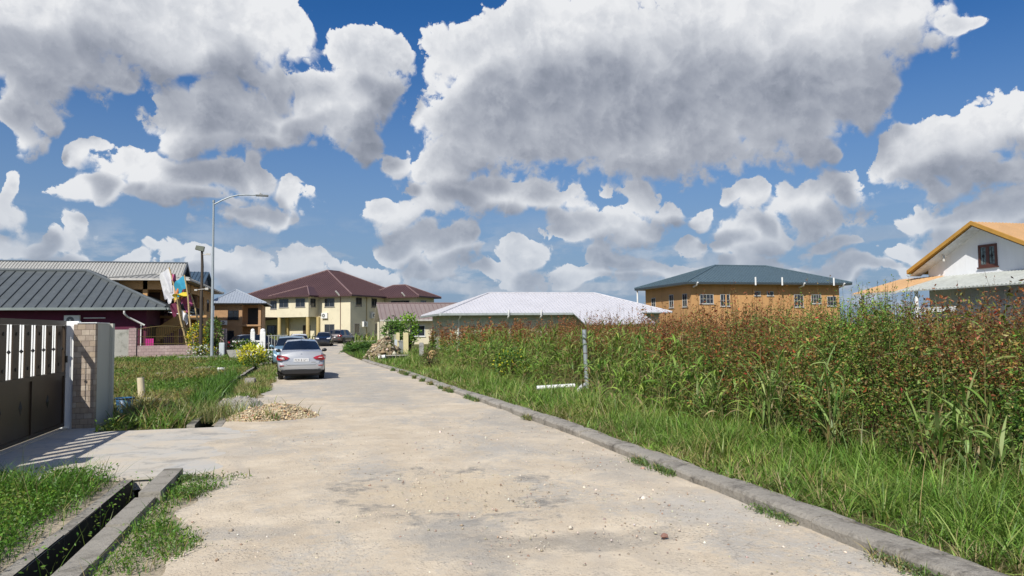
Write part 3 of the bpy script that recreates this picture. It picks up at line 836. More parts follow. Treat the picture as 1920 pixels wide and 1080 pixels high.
# --- B: long grey corrugated roof behind
M_corr = mat('grey_corrugated', (.33, .325, .30), .6, metal=.1, vary=.08, scale=.8, dirt=((.22, .21, .19), .58, .85, .5))
M_corrrib = mat('grey_corrugated_rib', (.40, .395, .37), .6)
M_gable = mat('cool_wall', (.40, .42, .43), .8)
Bh = empty('long_house', (-30, 73.0, 0), 0, 'long house with a pale grey corrugated gable roof rising behind the maroon bungalow', 'house')
walls(Bh, rect(-1, 17.0, .8, 8), 0, 6.0, M_gable)
mb = MB()
X1 = 18.2
roof_face(mb, [(-3, 0, 6.10), (X1-.1, 0, 6.10), (X1-.1, 4.0, 8.38), (2.2, 4.0, 8.38)], t=.1, sp=.26, rw=.09, rh=.045, mr=1, fascia=2)
roof_face(mb, [(X1-.1, 8, 6.10), (-3, 8, 6.10), (2.2, 4.0, 8.38), (X1-.1, 4.0, 8.38)], t=.1, sp=0, fascia=2)
mb.poly([(17.0, .8, 6.0), (17.0, 7.2, 6.0), (17.0, 4.0, 8.2)], 3)
for (a, b) in (((X1, -.1, 6.0), (X1, 4.0, 8.36)), ((X1, 4.0, 8.36), (X1, 8.1, 6.0))):
    mb.add([(X1-.09, a[1], a[2]-.22), (X1-.09, b[1], b[2]-.22), (X1-.09, b[1], b[2]+.10), (X1-.09, a[1], a[2]+.10), (X1, a[1], a[2]-.22), (X1, b[1], b[2]-.22), (X1, b[1], b[2]+.10), (X1, a[1], a[2]+.10)], [(4, 5, 6, 7), (3, 7, 6, 2), (0, 1, 5, 4), (0, 3, 2, 1), (0, 4, 7, 3), (1, 2, 6, 5)], 2)
ridge_cap(mb, (2.2, 4, 8.40), (X1, 4, 8.40), .2, 2)
mb.build('roof', [M_corr, M_corrrib, mat('slate_fascia', (.085, .10, .115), .5), M_gable], Bh)
mb = MB(); mb.box(-3, X1-3, -.25, 0, 5.62, 6.05); mb.build('fascia', mat('grey_band', (.15, .165, .17), .6), Bh)

# --- blue roof beyond
M_blue = mat('blue_roof', (.075, .115, .155), .45, metal=.25, vary=.1); M_bluerib = mat('blue_roof_rib', (.04, .065, .09), .5)
Bb = empty('blue_roofed_house', (-19, 92, .3), 0, 'house showing only a dark blue gabled roof behind the orange house', 'house')
walls(Bb, rect(0, 6.3, .6, 8), 0, 7.0, M_gable)
mb = MB(); roof_face(mb, [(-.6, 0, 7.2), (6.7, 0, 7.2), (6.7, 4, 8.75), (-.6, 4, 8.75)], t=.12, sp=.42, rw=.07, rh=.05, mr=1); roof_face(mb, [(6.7, 8, 7.2), (-.6, 8, 7.2), (-.6, 4, 8.75), (6.7, 4, 8.75)], t=.12)
mb.poly([(6.3, .6, 7.0), (6.3, 7.4, 7.0), (6.3, 4, 8.6)], 1)
mb.build('roof', [M_blue, M_bluerib], Bb)

# --- C: two storey orange house with outside stair
M_orange = mat('orange_wall', (.52, .30, .125), .8, vary=.06, dirt=((.36, .20, .09), .6, .85, 1.0))
M_pale = mat('pale_fascia', (.52, .50, .46), .6)
Ch = empty('two_storey_house', (-11.1, 68, .05), 0, 'two storey orange house with an outside stair and upstairs balcony behind the flags', 'house')
b = MB()
b.prism([(-5, 3.0), (-1.6, 3.0), (-1.6, 22), (-5, 22)], 0, 6.1)              # body
b.box(-5, .0, 3.0, 22, 2.95, 3.15); b.box(-4.6, .0, 0, 3.0, 2.95, 3.15)     # balcony slab
for (x, y) in ((-.17, 0.0), (-2.6, 0.0), (-.17, 6), (-.17, 13)): b.box(x-.17, x+.17, y, y+.34, 0, 6.1)
b.box(-4.6, .0, 0, .3, 5.35, 6.1); b.box(-.3, .0, .3, 22, 5.35, 6.1)
b.box(-.3, .0, 15, 22, 3.15, 5.35); b.box(-1.6, .0, 14.7, 22, 0, 2.95)
b.build('wall', M_orange, Ch)
mb = MB()
hip(mb, -5.2, 1.0, -.9, 23.2, 6.22, 6.75, (-2.1, 2.0), (-2.1, 20), t=.16, sp=.45, rw=.05, rh=.04, fascia=1, cap=.18)
mb.build('roof', [M_corr, M_pale], Ch)
door(Ch, 'S', 3.0, -3.0, 3.15, 1.0, 2.1, mat('brown_door', (.10, .05, .03), .6)); window(Ch, 'E', -1.6, 4.2, 3.9, 1.3, 1.3, 2, 1, M_dark); door(Ch, 'E', -1.6, 8, 3.15, 1.6, 2.1, mat('dark_sliding_door', (.03, .03, .035), .3))
window(Ch, 'E', -1.6, 5, .9, 1.4, 1.2, 2, 1, M_dark); window(Ch, 'E', 0, 17, 4.0, 1.4, 1.2, 2, 1, M_dark)
r = MB()
for (a, b_) in (((-2.45, .12), (-.3, .12)), ((-.12, .3), (-.12, 6)), ((-.12, 6.4), (-.12, 13))):
    for z in (3.35, 4.1): r.tube([(*a, z), (*b_, z)], .025, 5)
    n = int((Vector(b_)-Vector(a)).length/.16)
    for i in range(n+1):
        t = i/n; x, y = a[0]+(b_[0]-a[0])*t, a[1]+(b_[1]-a[1])*t; r.tube([(x, y, 3.15), (x, y, 4.1)], .012, 4)
r.build('railing', M_dark, Ch)
st = MB()
for i in range(15):
    y0 = -.0; x = -4.4-(-.0)+(-1)*0
    st.box(-5.6+.30*i-1.2+1.7, -5.6+.30*i-.9+1.7, -1.5, -.35, .2*i, .2*(i+1)) if False else st.box(-5.9+.26*i, -5.64+.26*i, -1.45, -.15, .17*i, .20*(i+1))
st.add([(-6.0, -1.6, 0), (-5.4, -1.6, 0), (-1.9, -1.6, 2.75), (-1.9, -1.6, 3.5), (-2.1, -1.6, 3.5), (-6.0, -1.6, .75), (-6.0, -1.46, 0), (-5.4, -1.46, 0), (-1.9, -1.46, 2.75), (-1.9, -1.46, 3.5), (-2.1, -1.46, 3.5), (-6.0, -1.46, .75)],
       [(0, 1, 2, 3, 4, 5), (11, 10, 9, 8, 7, 6), (0, 6, 7, 1), (1, 7, 8, 2), (2, 8, 9, 3), (3, 9, 10, 4), (4, 10, 11, 5), (5, 11, 6, 0)])
st.box(-2.0, -.3, -1.5, -.02, 2.95, 3.15)
st.v = [(x+2.7, y, z) for x, y, z in st.v]; st.build('staircase', M_orange, Ch)
window(Ch, 'S', 3.0, -4.3, .8, 1.2, 1.3, 2, 1, M_dark)

# --- C2: orange brown house with pale blue roof
C2 = empty('pale_roofed_house', (-11.4, 93, .25), 0, 'two storey tan house with a pale blue grey roof left of the beige house', 'house')
M_tan = mat('tan_wall', (.42, .25, .13), .8, vary=.08)
b = MB(); b.box(0, 3.1, .6, 9, 0, 4.8); b.box(3.1, 5.2, 2.4, 9, 0, 4.8); b.box(0, 5.2, .55, 2.4, 2.2, 2.4); b.box(4.9, 5.2, .6, .9, 0, 4.8); b.build('wall', M_tan, C2)
mb = MB(); hip(mb, -.6, 5.9, 0, 10, 4.93, 6.75, (2.0, 4.6), (2.0, 6), t=.14, sp=.3, rw=.04, rh=.03, fascia=1, cap=.16); mb.build('roof', [mat('pale_blue_roof', (.36, .40, .45), .5, metal=.2, vary=.08), M_dark], C2)
window(C2, 'S', .6, 1.5, 3.0, 1.2, 1.1, 2, 1, M_dark); door(C2, 'S', 2.4, 3.6, 2.4, 1.2, 2.0, M_dark); ac_unit(C2, 'S', .6, .75, 2.4, .7, .5)
window(C2, 'S', .6, .9, .6, 1.3, 1.1, 2, 1, M_dark)

# --- D: large beige house, brown hip roof
M_cream = mat('cream_wall', (.64, .58, .42), .8, vary=.05, scale=.6, dirt=((.44, .38, .26), .56, .80, .9))
M_ochre = mat('ochre_trim', (.48, .37, .16), .75, vary=.05)
M_brown = mat('brown_roof', (.095, .054, .054), .5, metal=.15, vary=.1, scale=.5); M_brownrib = mat('brown_roof_rib', (.07, .036, .038), .5)
M_frame = mat('grey_frame', (.26, .25, .23), .5)
D = empty('beige_house', (5.1, 108.3, .45), math.radians(-38), 'large two storey cream house with a brown hipped roof at the end of the road', 'house')
ZE = 6.5
walls(D, [(-20.7, .9), (-.9, .9), (-.9, 9.9), (4.8, 9.9), (4.8, 15.2), (-.9, 15.2), (-20.7, 15.2)], 0, ZE-.05, M_cream)
b = MB(); b.box(-12.35, -6.6, -1.25, .88, 3.42, ZE-.05)
for x in (-12.2, -9.4): pass
b.build('upper_room', M_cream, D)
for x, y in ((-12.05, -1.0), (-6.9, -1.0), (-12.0, .6), (-6.4, .70)): b = MB(); b.tube([(x, y, 0), (x, y, 3.42)], .26, 14); b.build('column', M_ochre, D)
mb = MB()
hip(mb, -21.6, 0, 0, 17, ZE, ZE+4.3, (-9.5, 7), (-9.5, 10), t=.22, sp=.42, rw=.06, rh=.05, mr=1, fascia=1, cap=.24, capm=2)
hip(mb, -5.0, 5.7, 9.0, 16.0, ZE, ZE+1.95, (-1.0, 12.5), (1.2, 12.5), t=.22, sp=.42, rw=.06, rh=.05, mr=1, fascia=1, cap=.2, capm=2)
pa, pb, pc = (-13.2, -2.1, ZE), (-5.8, -2.1, ZE), (-8.6, 1.0, ZE+1.5)
roof_face(mb, [pa, pb, pc], t=.22, sp=.42, rw=.06, rh=.05, mr=1, fascia=1)
roof_face(mb, [pb, (-5.8, 0.02, ZE), (-8.6, 2.4, ZE+1.5), pc], t=.2, sp=0, fascia=1); roof_face(mb, [(-13.2, .02, ZE), pa, pc, (-8.6, 2.4, ZE+1.5)], t=.2, sp=0, fascia=1)
ridge_cap(mb, pb, pc, .2, 2); ridge_cap(mb, pa, pc, .2, 2)
mb.build('roof', [M_brown, M_brownrib, mat('brown_ridge', (.19, .12, .115), .5)], D)
for x, w_ in ((-11.9, 1.7), (-8.9, 1.7)): window(D, 'S', -1.25, x, 4.85, w_, 1.25, 2, 1, M_frame)
window(D, 'S', .9, -15.4, 4.75, 1.7, 1.25, 2, 1, M_frame); window(D, 'S', .9, -5.4, 4.85, 1.75, 1.25, 2, 1, M_frame); window(D, 'S', .9, -5.4, .95, 1.75, 1.4, 2, 1, M_frame)
window(D, 'E', -6.6, -.85, 4.85, 1.2, 1.25, 2, 1, M_frame)
window(D, 'E', -.9, 2.2, 4.9, 1.5, 1.3, 2, 1, M_frame); window(D, 'E', -.9, 6.2, 4.8, 1.5, 1.4, 2, 1, M_frame)
window(D, 'E', -.9, 1.8, 1.0, 1.3, 1.4, 2, 1, M_frame); window(D, 'E', -.9, 7.2, 1.0, 1.3, 1.4, 2, 1, M_frame)
window(D, 'S', 9.9, .2, 5.2, 3.3, .7, 3, 1, M_frame); window(D, 'E', 4.8, 11, 5.2, 1.7, .7, 2, 1, M_frame)
door(D, 'S', .9, -9.3, .1, 1.35, 2.15, mat('dark_brown_door', (.055, .035, .02), .6))
ac_unit(D, 'S', .9, -5.75, 3.2, 1.0, .8); ac_unit(D, 'E', -.9, 6.0, 3.2, 1.1, .85); ac_unit(D, 'E', -.9, 3.8, 1.95, 1.0, .75)
mb = MB(); mb.tube([(-2.6, .85, ZE-.2), (-2.6, .85, .1)], .05, 6); mb.build('downpipe', mat('brown_pipe', (.14, .08, .06), .6), D)
mb = MB(); mb.tube([(-.82, 4.9, ZE-.2), (-.82, 4.9, .1)], .05, 6); mb.build('downpipe', M_ochre, D)
for x, y, dx_, dy_ in ((-2.2, .1, .5, -.9), (3.2, 9.2, .5, -.9)):
    mb = MB(); mb.tube([(x, y, ZE-.1), (x-dx_*.6, y+dy_*.6, ZE+.55)], .13, 6); mb.build('roof_vent', M_pale, D)
b = MB(); b.plate([(-23.5, -3.6, 2.55), (-12.5, -3.6, 3.45), (-12.5, .85, 3.45), (-23.5, .85, 2.55)], .12, 0, 1)
b.build('carport_roof', [M_brown, M_brownrib], D)
for x in (-22.8, -18): b = MB(); b.tube([(x, -3.2, 0), (x, -3.2, 2.6+(x+23)*.08)], .08, 8); b.build('carport_post', M_ochre, D)
b = MB(); b.box(-23.4, -19.8, .5, .8, 0, 2.5); b.build('carport_wall', M_tan, D); window(D, 'S', .9, -16.0, .9, 1.8, 1.4, 2, 1, M_dark)
b = MB(); b.box(-4.1, -1.4, -.5, .0, 0, .95); b.build('planter', M_cream, D)

# --- E: brown roofed bungalow
E_ = empty('low_bungalow', (6.9, 81, .2), 0, 'low cream bungalow with a faded brown gable roof behind the white boundary panels', 'house')
M_fade = mat('faded_brown_roof', (.25, .20, .185), .6, metal=.1, vary=.06, scale=.7); M_faderib = mat('faded_brown_rib', (.19, .135, .13), .6)
walls(E_, rect(.5, 16, .7, 8.4), 0, 2.6, M_cream)
mb = MB(); roof_face(mb, [(-.15, 0, 2.72), (17, 0, 2.72), (17, 4.4, 4.62), (-.15, 4.4, 4.62)], t=.1, sp=.50, rw=.06, rh=.05, mr=1, fascia=2); roof_face(mb, [(17, 8.8, 2.72), (-.15, 8.8, 2.72), (-.15, 4.4, 4.62), (17, 4.4, 4.62)], t=.1, fascia=2)
mb.poly([(.5, .7, 2.6), (.5, 4.4, 4.4), (.5, 8.1, 2.6)], 3); ridge_cap(mb, (-.15, 4.4, 4.64), (17, 4.4, 4.64), .16, 1)
mb.build('roof', [M_fade, M_faderib, M_pale, M_cream], E_)
gutter(E_, [(-.15, 0, 2.68), (17, 0, 2.68)], M_pale, r=.06)
for x in (-.6, .1): mb = MB(); mb.tube([(x+.3, -.2, 0), (x+.3, -.2, 2.5)], .14, 10); mb.build('column', M_cream, E_)
window(E_, 'S', .7, 3.2, .9, 1.6, 1.2, 2, 1); door(E_, 'S', .7, 1.0, .05, .95, 2.05, M_dark)

# --- F: lilac white hip roof bungalow
Fh = empty('white_roofed_bungalow', (9.8, 59.5, 0), 0, 'long low bungalow with a lilac white hipped metal roof standing in the overgrown field', 'house')
M_lilac = mat('lilac_white_roof', (.56, .555, .58), .5, metal=.05, vary=.05, scale=.6, dirt=((.50, .48, .51), .6, .85, .6)); M_lilacrib = mat('lilac_rib', (.50, .495, .52), .5)
M_grn = mat('pale_green_wall', (.54, .56, .44), .8, vary=.06)
walls(Fh, rect(.9, 19.6, .9, 10.3), 0, 3.05, M_grn)
mb = MB(); hip(mb, 0, 20.4, 0, 11.2, 3.10, 5.02, (5.3, 5.7), (15.4, 5.7), t=.08, sp=.30, rw=.045, rh=.035, mr=1, fascia=2, cap=.16, capm=1)
roof_face(mb, [(11.2, -3.0, 2.10), (17.4, -3.0, 2.10), (17.4, .06, 3.14), (11.2, .06, 3.14)], t=.08, sp=.30, rw=.045, rh=.035, mr=1, fascia=2)
mb.build('roof', [M_lilac, M_lilacrib, M_gutg], Fh)
gutter(Fh, [(0, 11.2, 3.06), (0, 0, 3.06), (11.2, 0, 3.06)], mat('pale_gutter', (.42, .46, .45), .5), r=.085)
for x in (1.6, 5.6, 8.4):
    mb = MB(); mb.tube([(x, -.2, 3.35), (x, -.2, 2.85), (x, .2, 2.7)] if x > 2 else [(x, -.1, 3.0), (x, .1, 2.8), (x, .82, 2.6), (x, .82, 0)], .085, 8); mb.build('downpipe', M_wht, Fh)
for x in (11.6, 17.0): mb = MB(); mb.tube([(x, -2.6, 0), (x, -2.6, 2.15)], .09, 8); mb.build('post', M_white, Fh)

# --- G: orange two storey building, blue grey hip roof
M_gfr = mat('dull_white_frame', (.42, .42, .40), .6, vary=.1)
Gh = empty('orange_building', (34.6, 65.0, .1), 0, 'two storey orange building with a blue grey hipped roof beyond the thicket', 'building')
M_org2 = mat('deep_orange_wall', (.50, .28, .115), .8, vary=.12, scale=.5, dirt=((.34, .20, .09), .54, .80, 1.2), streak=True)
M_blg = mat('blue_grey_roof', (.125, .18, .21), .42, metal=.25, vary=.08); M_blgrib = mat('blue_grey_rib', (.075, .115, .14), .5)
walls(Gh, rect(.9, 17.8, .9, 11.3), 0, 6.0, M_org2)
for x in (4.6, 7.7, 10.6): 
    mb = MB(); mb.box(x, x+.14, .84, .9, 0, 6.0); mb.build('pilaster', M_org2, Gh)
mb = MB(); hip(mb, 0, 18.7, 0, 12.2, 6.05, 8.2, (6.6, 6.1), (12.8, 6.1), t=.20, sp=.34, rw=.05, rh=.045, mr=1, fascia=2, cap=.2, capm=1)
mb.build('roof', [M_blg, M_blgrib, mat('dark_blue_gutter', (.045, .06, .07), .5)], Gh)
mb = MB(); mb.box(.05, 18.6, .05, 12.1, 5.82, 5.86); mb.build('soffit', mat('soffit_tan', (.40, .33, .25), .8), Gh)
for x, w_, h_, nx_ in ((2.0, 1.5, .95, 4), (4.6-.35, 1.05, 1.2, 3), (13.9-1.3, 1.1, 1.3, 3), (15.0-.4, 1.2, .95, 4)): window(Gh, 'S', .9, x-.2, 4.9-h_, w_, h_, nx_, 2, M_gfr)
for x in (7.9, 9.4): window(Gh, 'S', .9, x-.1, 4.75, .75, .45, 1, 1, M_gfr)
window(Gh, 'S', .9, 16.3, 3.7, 1.1, 1.0, 3, 2, M_gfr)
for y, h_ in ((1.7, 1.3), (4.6, 1.35), (8.8, 1.2)): window(Gh, 'W', .9, y, 3.7, .95, h_, 2, 2, M_gfr)
for x in (1.1, 7.4, 10.4, 13.0, 16.4, 17.7):
    mb = MB(); mb.tube([(x, -.1, 6.0), (x, .1, 5.75), (x, .8, 5.6)] if x in (1.1, 13.0, 17.7) else [(x, -.12, 6.55), (x, -.12, 5.75)], .085, 8); mb.build('downpipe', M_wht, Gh)
mb = MB(); mb.tube([(.2, 11.9, 0), (.2, 11.9, 5.9)], .09, 8); mb.build('downpipe', M_wht, Gh)

# --- H: white gable house, orange roof, right edge
Hh = empty('gable_house', (29.0, 23.0, 0), 0, 'white gable house with an orange roof and a grey corrugated porch canopy at the right', 'house')
M_oroof = mat('orange_roof', (.58, .38, .20), .6, vary=.07, scale=1.0, dirt=((.42, .28, .16), .6, .85, 1.0)); M_obarge = mat('ochre_barge', (.50, .27, .055), .6, vary=.08)
M_hw = mat('white_render', (.80, .81, .82), .75, vary=.04, dirt=((.55, .56, .56), .6, .85, 1.0), streak=True)
b = MB(); b.prism(rect(0, 14, .3, 7.0), 0, 4.1); b.poly([(0, .3, 4.1), (0, .3, 4.5), (0, 3.75, 6.13), (0, 7.0, 4.55), (0, 7.0, 4.1)][::-1]); b.poly([(14, .3, 4.1), (14, .3, 4.5), (14, 3.75, 6.13), (14, 7.0, 4.55), (14, 7.0, 4.1)])
b.box(-1.9, 0, 1.2, 5.3, 0, 2.4)
b.build('wall', M_hw, Hh)
mb = MB(); ZP, ZL = 6.30, 4.32
roof_face(mb, [(14.6, -.45, ZL), (-.72, -.45, ZL), (-.72, 3.75, ZP), (14.6, 3.75, ZP)], t=.16, sp=.19, rw=.07, rh=.03, fascia=1)
roof_face(mb, [(-.72, 7.55, ZL+.08), (14.6, 7.55, ZL+.08), (14.6, 3.75, ZP), (-.72, 3.75, ZP)], t=.16, sp=.19, rw=.07, rh=.03, fascia=1)
for (y0, z0, y1, z1) in ((-.47, ZL-.02, 3.75, ZP), (7.57, ZL+.06, 3.75, ZP)):
    vs = [(x, y, z+dz) for x in (-.76, -.70) for (y, z) in ((y0, z0), (y1, z1)) for dz in (-.13, .05)]
    mb.add(vs, [(0, 1, 3, 2), (4, 6, 7, 5), (1, 5, 7, 3), (0, 2, 6, 4), (0, 4, 5, 1), (2, 3, 7, 6)], 1)
mb.build('roof', [M_oroof, M_obarge], Hh)
mb = MB(); 
for s_ in (0, 1):
    y0, y1 = (-.4, 3.75) if s_ == 0 else (7.5, 3.75)
    mb.add([(-.68, y0, ZL-.18), (-.68, y1, ZP-.20), (0, y1, ZP-.20), (0, y0, ZL-.18)], [(0, 1, 2, 3)])
mb.build('soffit', mat('white_soffit', (.62, .63, .63), .7), Hh)
w_ = window(Hh, 'W', 0, 3.15, 4.30, .95, 1.0, 2, 1, mat('red_brown_frame', (.10, .04, .03), .5), fw=.11, mw=.16, gm=mat('lead_glass', (.13, .17, .17), .12, vary=.5, scale=6))
mb = MB()
for u in (3.42, 3.86):
    mb.tube([(-.02, u, 4.45), (-.02, u, 5.15)], .012, 5)
    mb.add([(-.022, u, 4.68), (-.022, u+.08, 4.78), (-.022, u, 4.90), (-.022, u-.08, 4.78)], [(0, 1, 2, 3)])
mb.build('lead_pattern', M_dark, w_)
mb = MB(); mb.tube([(-.35, 5.7, 4.72), (-.35, 5.7, 5.02)], .06, 6); mb.build('eave_light', M_pale, Hh)
mb = MB()
roof_face(mb, [(-2.7, 6.0, 3.30), (-2.7, -.8, 3.30), (0.0, -.8, 4.02), (0.0, 6.0, 4.02)], t=.04, sp=.19, rw=.08, rh=.035, mr=1)
mb.build('porch_canopy', [mat('weathered_sheet', (.42, .44, .41), .6, metal=.1, vary=.12, scale=.7, dirt=((.28, .27, .23), .5, .75, .9)), mat('weathered_sheet_rib', (.47, .49, .46), .6)], Hh)
mb = MB(); roof_face(mb, [(-2.9, 8.9, 3.32), (-2.9, 6.02, 3.32), (0.0, 6.02, 4.06), (0.0, 8.9, 4.06)], t=.10, sp=.19, rw=.08, rh=.03, fascia=1)
mb.build('porch_roof', [M_oroof, M_pale], Hh)
for y_ in (-.5, 5.15, 8.6): mb = MB(); mb.tube([(-2.5, y_, 0), (-2.5, y_, 3.3)], .08, 10); mb.build('porch_post', M_white, Hh)
mb = MB(); mb.box(-2.55, -2.4, -1.0, 4.2, 0, 2.45); mb.build('porch_shade_sheet', mat('shaded_lattice_grey', (.10, .11, .11), .8), Hh)  # dark sheet paints the shaded grey wall and lattice below the canopy
mb = MB(); mb.box(-2.6, -2.5, 3.0, 5.0, 2.3, 2.52); mb.build('porch_beam', M_white, Hh)

# ---------------------------------------------------------------- gate, boundary wall, pillar
M_bronze = mat('bronze_gate', (.050, .032, .018), .45, metal=.2, vary=.25, scale=1.2, dirt=((.055, .042, .032), .55, .8, 1.5), spec=.5)
M_black = mat('black_iron', (.010, .009, .009), .5)
gate = empty('metal_gate', (-4.36, 15.10, .034), 0, 'dark bronze sliding metal gate with solid lower panels and slatted top, standing on the driveway', 'gate')
b = MB(); GL = 5.25
b.box(-.03, .03, -GL, 0, 1.84, 1.93); b.box(-.03, .03, -GL, 0, .95, 1.02); b.box(-.03, .03, -GL, 0, .04, .10)
b.box(-.03, .03, -.07, -.002, .102, .948); b.box(-.03, .03, -.07, -.002, 1.022, 1.838); b.box(-.03, .03, -GL, -GL+.07, .102, .948); b.box(-.03, .03, -GL, -GL+.07, 1.022, 1.838)
for y in (-3.25, -1.62): b.box(-.028, .034, y-.03, y+.03, .102, .948)
b.build('gate_frame', M_bronze, gate)
b = MB(); b.box(-.012, .010, -GL+.07, -.072, .102, .948); b.build('lower_panel', M_bronze, gate)
k = 0; y = -.20
while y > -GL+.2:
    s0 = y-.33+.21*0
    b = MB(); b.box(-.010, .012, max(-GL+.072, y-.25), y, 1.022, 1.838)
    sl_ = b.build('slat', M_bronze, gate)
    for z in (1.16, 1.70):
        b = MB(); yy = y-.125; b.tube([(.012, yy, z), (.022, yy, z)], .028, 8); b.build('stud', M_black, sl_)
    yy = y+.12 if k else y+.07
    b = MB(); b.tube([(0, yy, 1.02), (0, yy, 1.84)], .0065, 6)
    b.add([(0, yy, 1.39), (.01, yy-.027, 1.43), (0, yy, 1.47), (.01, yy+.027, 1.43), (.03, yy, 1.43), (-.03, yy, 1.43)], [(0, 1, 4), (0, 4, 3), (2, 4, 1), (2, 3, 4), (0, 5, 1), (0, 3, 5), (2, 1, 5), (2, 5, 3)])
    b.build('spindle', M_black, gate)
    y -= .49; k += 1
for y in (-.85, -2.05, -2.85, -3.9, -4.7):
    b = MB(); b.add([(.012, y, .44), (.012, y-.075, .56), (.012, y, .68), (.012, y+.075, .56), (.035, y, .56)], [(0, 4, 1), (1, 4, 2), (2, 4, 3), (3, 4, 0)]); b.build('diamond', M_black, gate)
b = MB(); b.tube([(.05, -.03, 1.18), (.05, -.03, 1.30)], .02, 6); b.tube([(0, .0, 1.27), (.0, .16, 1.20)], .008, 5); b.tube([(0, 0, .98), (.02, .16, .97)], .010, 5); b.tube([(0, 0, .97), (.05, .05, .85), (.02, .15, .80)], .006, 5); b.tube([(0, 0, .72), (.03, .15, .75)], .008, 5); b.build('latch', M_black, gate)
b = MB(); b.box(-4.47, -4.25, 9.8, 15.0, .036, .052); b.build('gate_track', mat('track_sand', (.50, .44, .35), .9), None, 'low pale concrete track under the bronze gate', 'track')
M_bound = mat('boundary_white', (.78, .79, .78), .7, vary=.03, dirt=((.55, .45, .28), .62, .85, 1.3))
b = MB(); b.box(-12.5, -4.205, 15.35, 15.50, 0, 1.96); b.box(-4.37, -4.205, 15.12, 15.35, 0, 1.88)
b.build('boundary_wall', M_bound, None, 'white rendered boundary wall seen through the slats of the gate', 'wall')
pil = empty('gate_pillar', (-4.2, 15.05, 0), 0, 'stone clad gate pillar with a beige plastered side beside the gate', 'pillar')
b = MB(); b.box(0, .36, 0, .14, 0, 1.90, bev=.006); b.build('stone_cladding', M_stone, pil)
M_beige = mat('beige_plaster', (.46, .46, .40), .8, vary=.04, dirt=((.36, .36, .31), .6, .85, 2.0), streak=True)
b = MB(); b.box(.02, .355, .142, .98, 0, 1.915); b.box(.02, .41, .98, 1.12, 0, 1.92); b.build('plastered_body', M_beige, pil)
b = MB(); b.box(.0, .37, .02, .9, 1.917, 1.932); b.build('coping', M_bound, pil)
b = MB(); b.box(-4.53, -4.38, -3.0, 9.39, 0, 1.85); b.box(-4.56, -4.35, -3.0, 9.39, 1.852, 1.90)
b.build('boundary_wall', M_bound, None, 'white boundary wall running along the near left verge up to the gate', 'wall')
# the pillar at the near end of the gate, with its coping
pil2 = empty('gate_pillar', (-4.56, 9.40, 0), 0, 'stone clad pillar at the near end of the gate', 'pillar')
b = MB(); b.box(0, .40, 0, .38, 0, 1.92, bev=.006); b.build('stone_cladding', M_stone, pil2)
b = MB(); b.box(-.04, .44, -.04, .42, 1.922, 1.98, bev=.01); b.build('coping', M_bound, pil2)

# ---------------------------------------------------------------- pink tiled garden fence with railing
gf = empty('garden_fence', (-12.25, 56, .05), 0, 'low pink tiled garden wall with pillars and a dark iron railing', 'fence')
b = MB(); b.box(.48, 3.92, .06, .26, 0, .84, bev=.01); b.build('low_wall', M_pink, gf)
for i, x in enumerate((0, 3.93)):
    b = MB(); b.box(x, x+.47, -.04, .42, 0, 2.05, bev=.01); b.build('pillar', M_pink, gf)
r = MB(); N = 26
def rz_(x): return 1.95+.22*math.sin((x-.48)/(3.44)*PI)
xs = [.48+3.44*i/N for i in range(N+1)]
r.tube([(x, .16, rz_(x)) for x in xs], .03, 6); r.tube([(.48, .16, .95), (3.92, .16, .95)], .025, 6); r.tube([(.48, .16, 1.45), (3.92, .16, 1.45)], .02, 6)
for x in xs[1:-1]: r.tube([(x, .16, .84), (x, .16, rz_(x))], .016, 4)
r.build('railing', mat('bronze_rail', (.09, .065, .02), .45, metal=.5), gf)
gf2 = empty('garden_fence', (-7.75, 56.2, .05), 0, 'second run of garden fence with dark palings behind the tall street lamp', 'fence')
b = MB(); b.box(1.35, 1.72, -.3, .5, 0, 1.95, bev=.01); b.build('pillar', M_pink, gf2)
b = MB(); b.box(0, 1.33, .06, .24, 0, .55); b.build('low_wall', M_pink, gf2)
r = MB()
for i in range(9): x = .08+i*.15; r.box(x, x+.08, .12, .15, .55, 1.75+.1*math.sin(i))
r.box(0, 1.33, .15, .19, 1.5, 1.56); r.build('palings', mat('dark_palings', (.10, .05, .045), .7), gf2)
b = MB(); b.box(-13.75, -12.27, 56.05, 56.2, 0, 2.0); b.build('block_wall', M_block, None, 'short grey unpainted concrete block wall left of the pink fence pillar', 'wall')
b = MB(); b.box(-12.5-12, -13.77, 56.9, 57.05, 0, 1.9); b.build('block_wall', M_block, None, 'plain grey block wall running on behind the stone clad pillar', 'wall')
# flags on bamboo poles
M_bamboo = mat('bamboo', (.46, .34, .17), .6, vary=.2, scale=8)
def flag_pole(base, top, pr, flags, label):
    o = empty('flag_pole', base, 0, label, 'flag', 'prayer flags on bamboo poles behind the fence')
    t = (top[0]-base[0], top[1]-base[1], top[2]-base[2])
    mb = MB(); pts = [(t[0]*k/8+.04*math.sin(k*1.3), t[1]*k/8, t[2]*k/8) for k in range(9)]
    mb.tube(pts, [.085*(1-.05*k) for k in range(9)], 6); mb.build('pole', M_bamboo, o)
    for (f0, w, h, c, s, sag) in flags:
        g = MB(); nu, nv = 8, 7; vs = []
        ax, ay, az = t[0]*f0, t[1]*f0, t[2]*f0
        for i in range(nu+1):
            for j in range(nv+1):
                u, v = i/nu, j/nv
                vs.append((ax+s*w*u*(1-.35*v*sag)-t[0]/t[2]*h*v*.6, ay+.22*math.sin(u*7+v*3)*u*(.6+v), az-h*v-sag*w*u*u*.9+.10*math.sin(u*9+v*4)*u))
        fs = [(i*(nv+1)+j, (i+1)*(nv+1)+j, (i+1)*(nv+1)+j+1, i*(nv+1)+j+1) for i in range(nu) for j in range(nv)]
        g.add(vs, fs, 0, True); g.build('flag', mat('flag_cloth_'+c[0], c[1], .9, vary=.08), o)
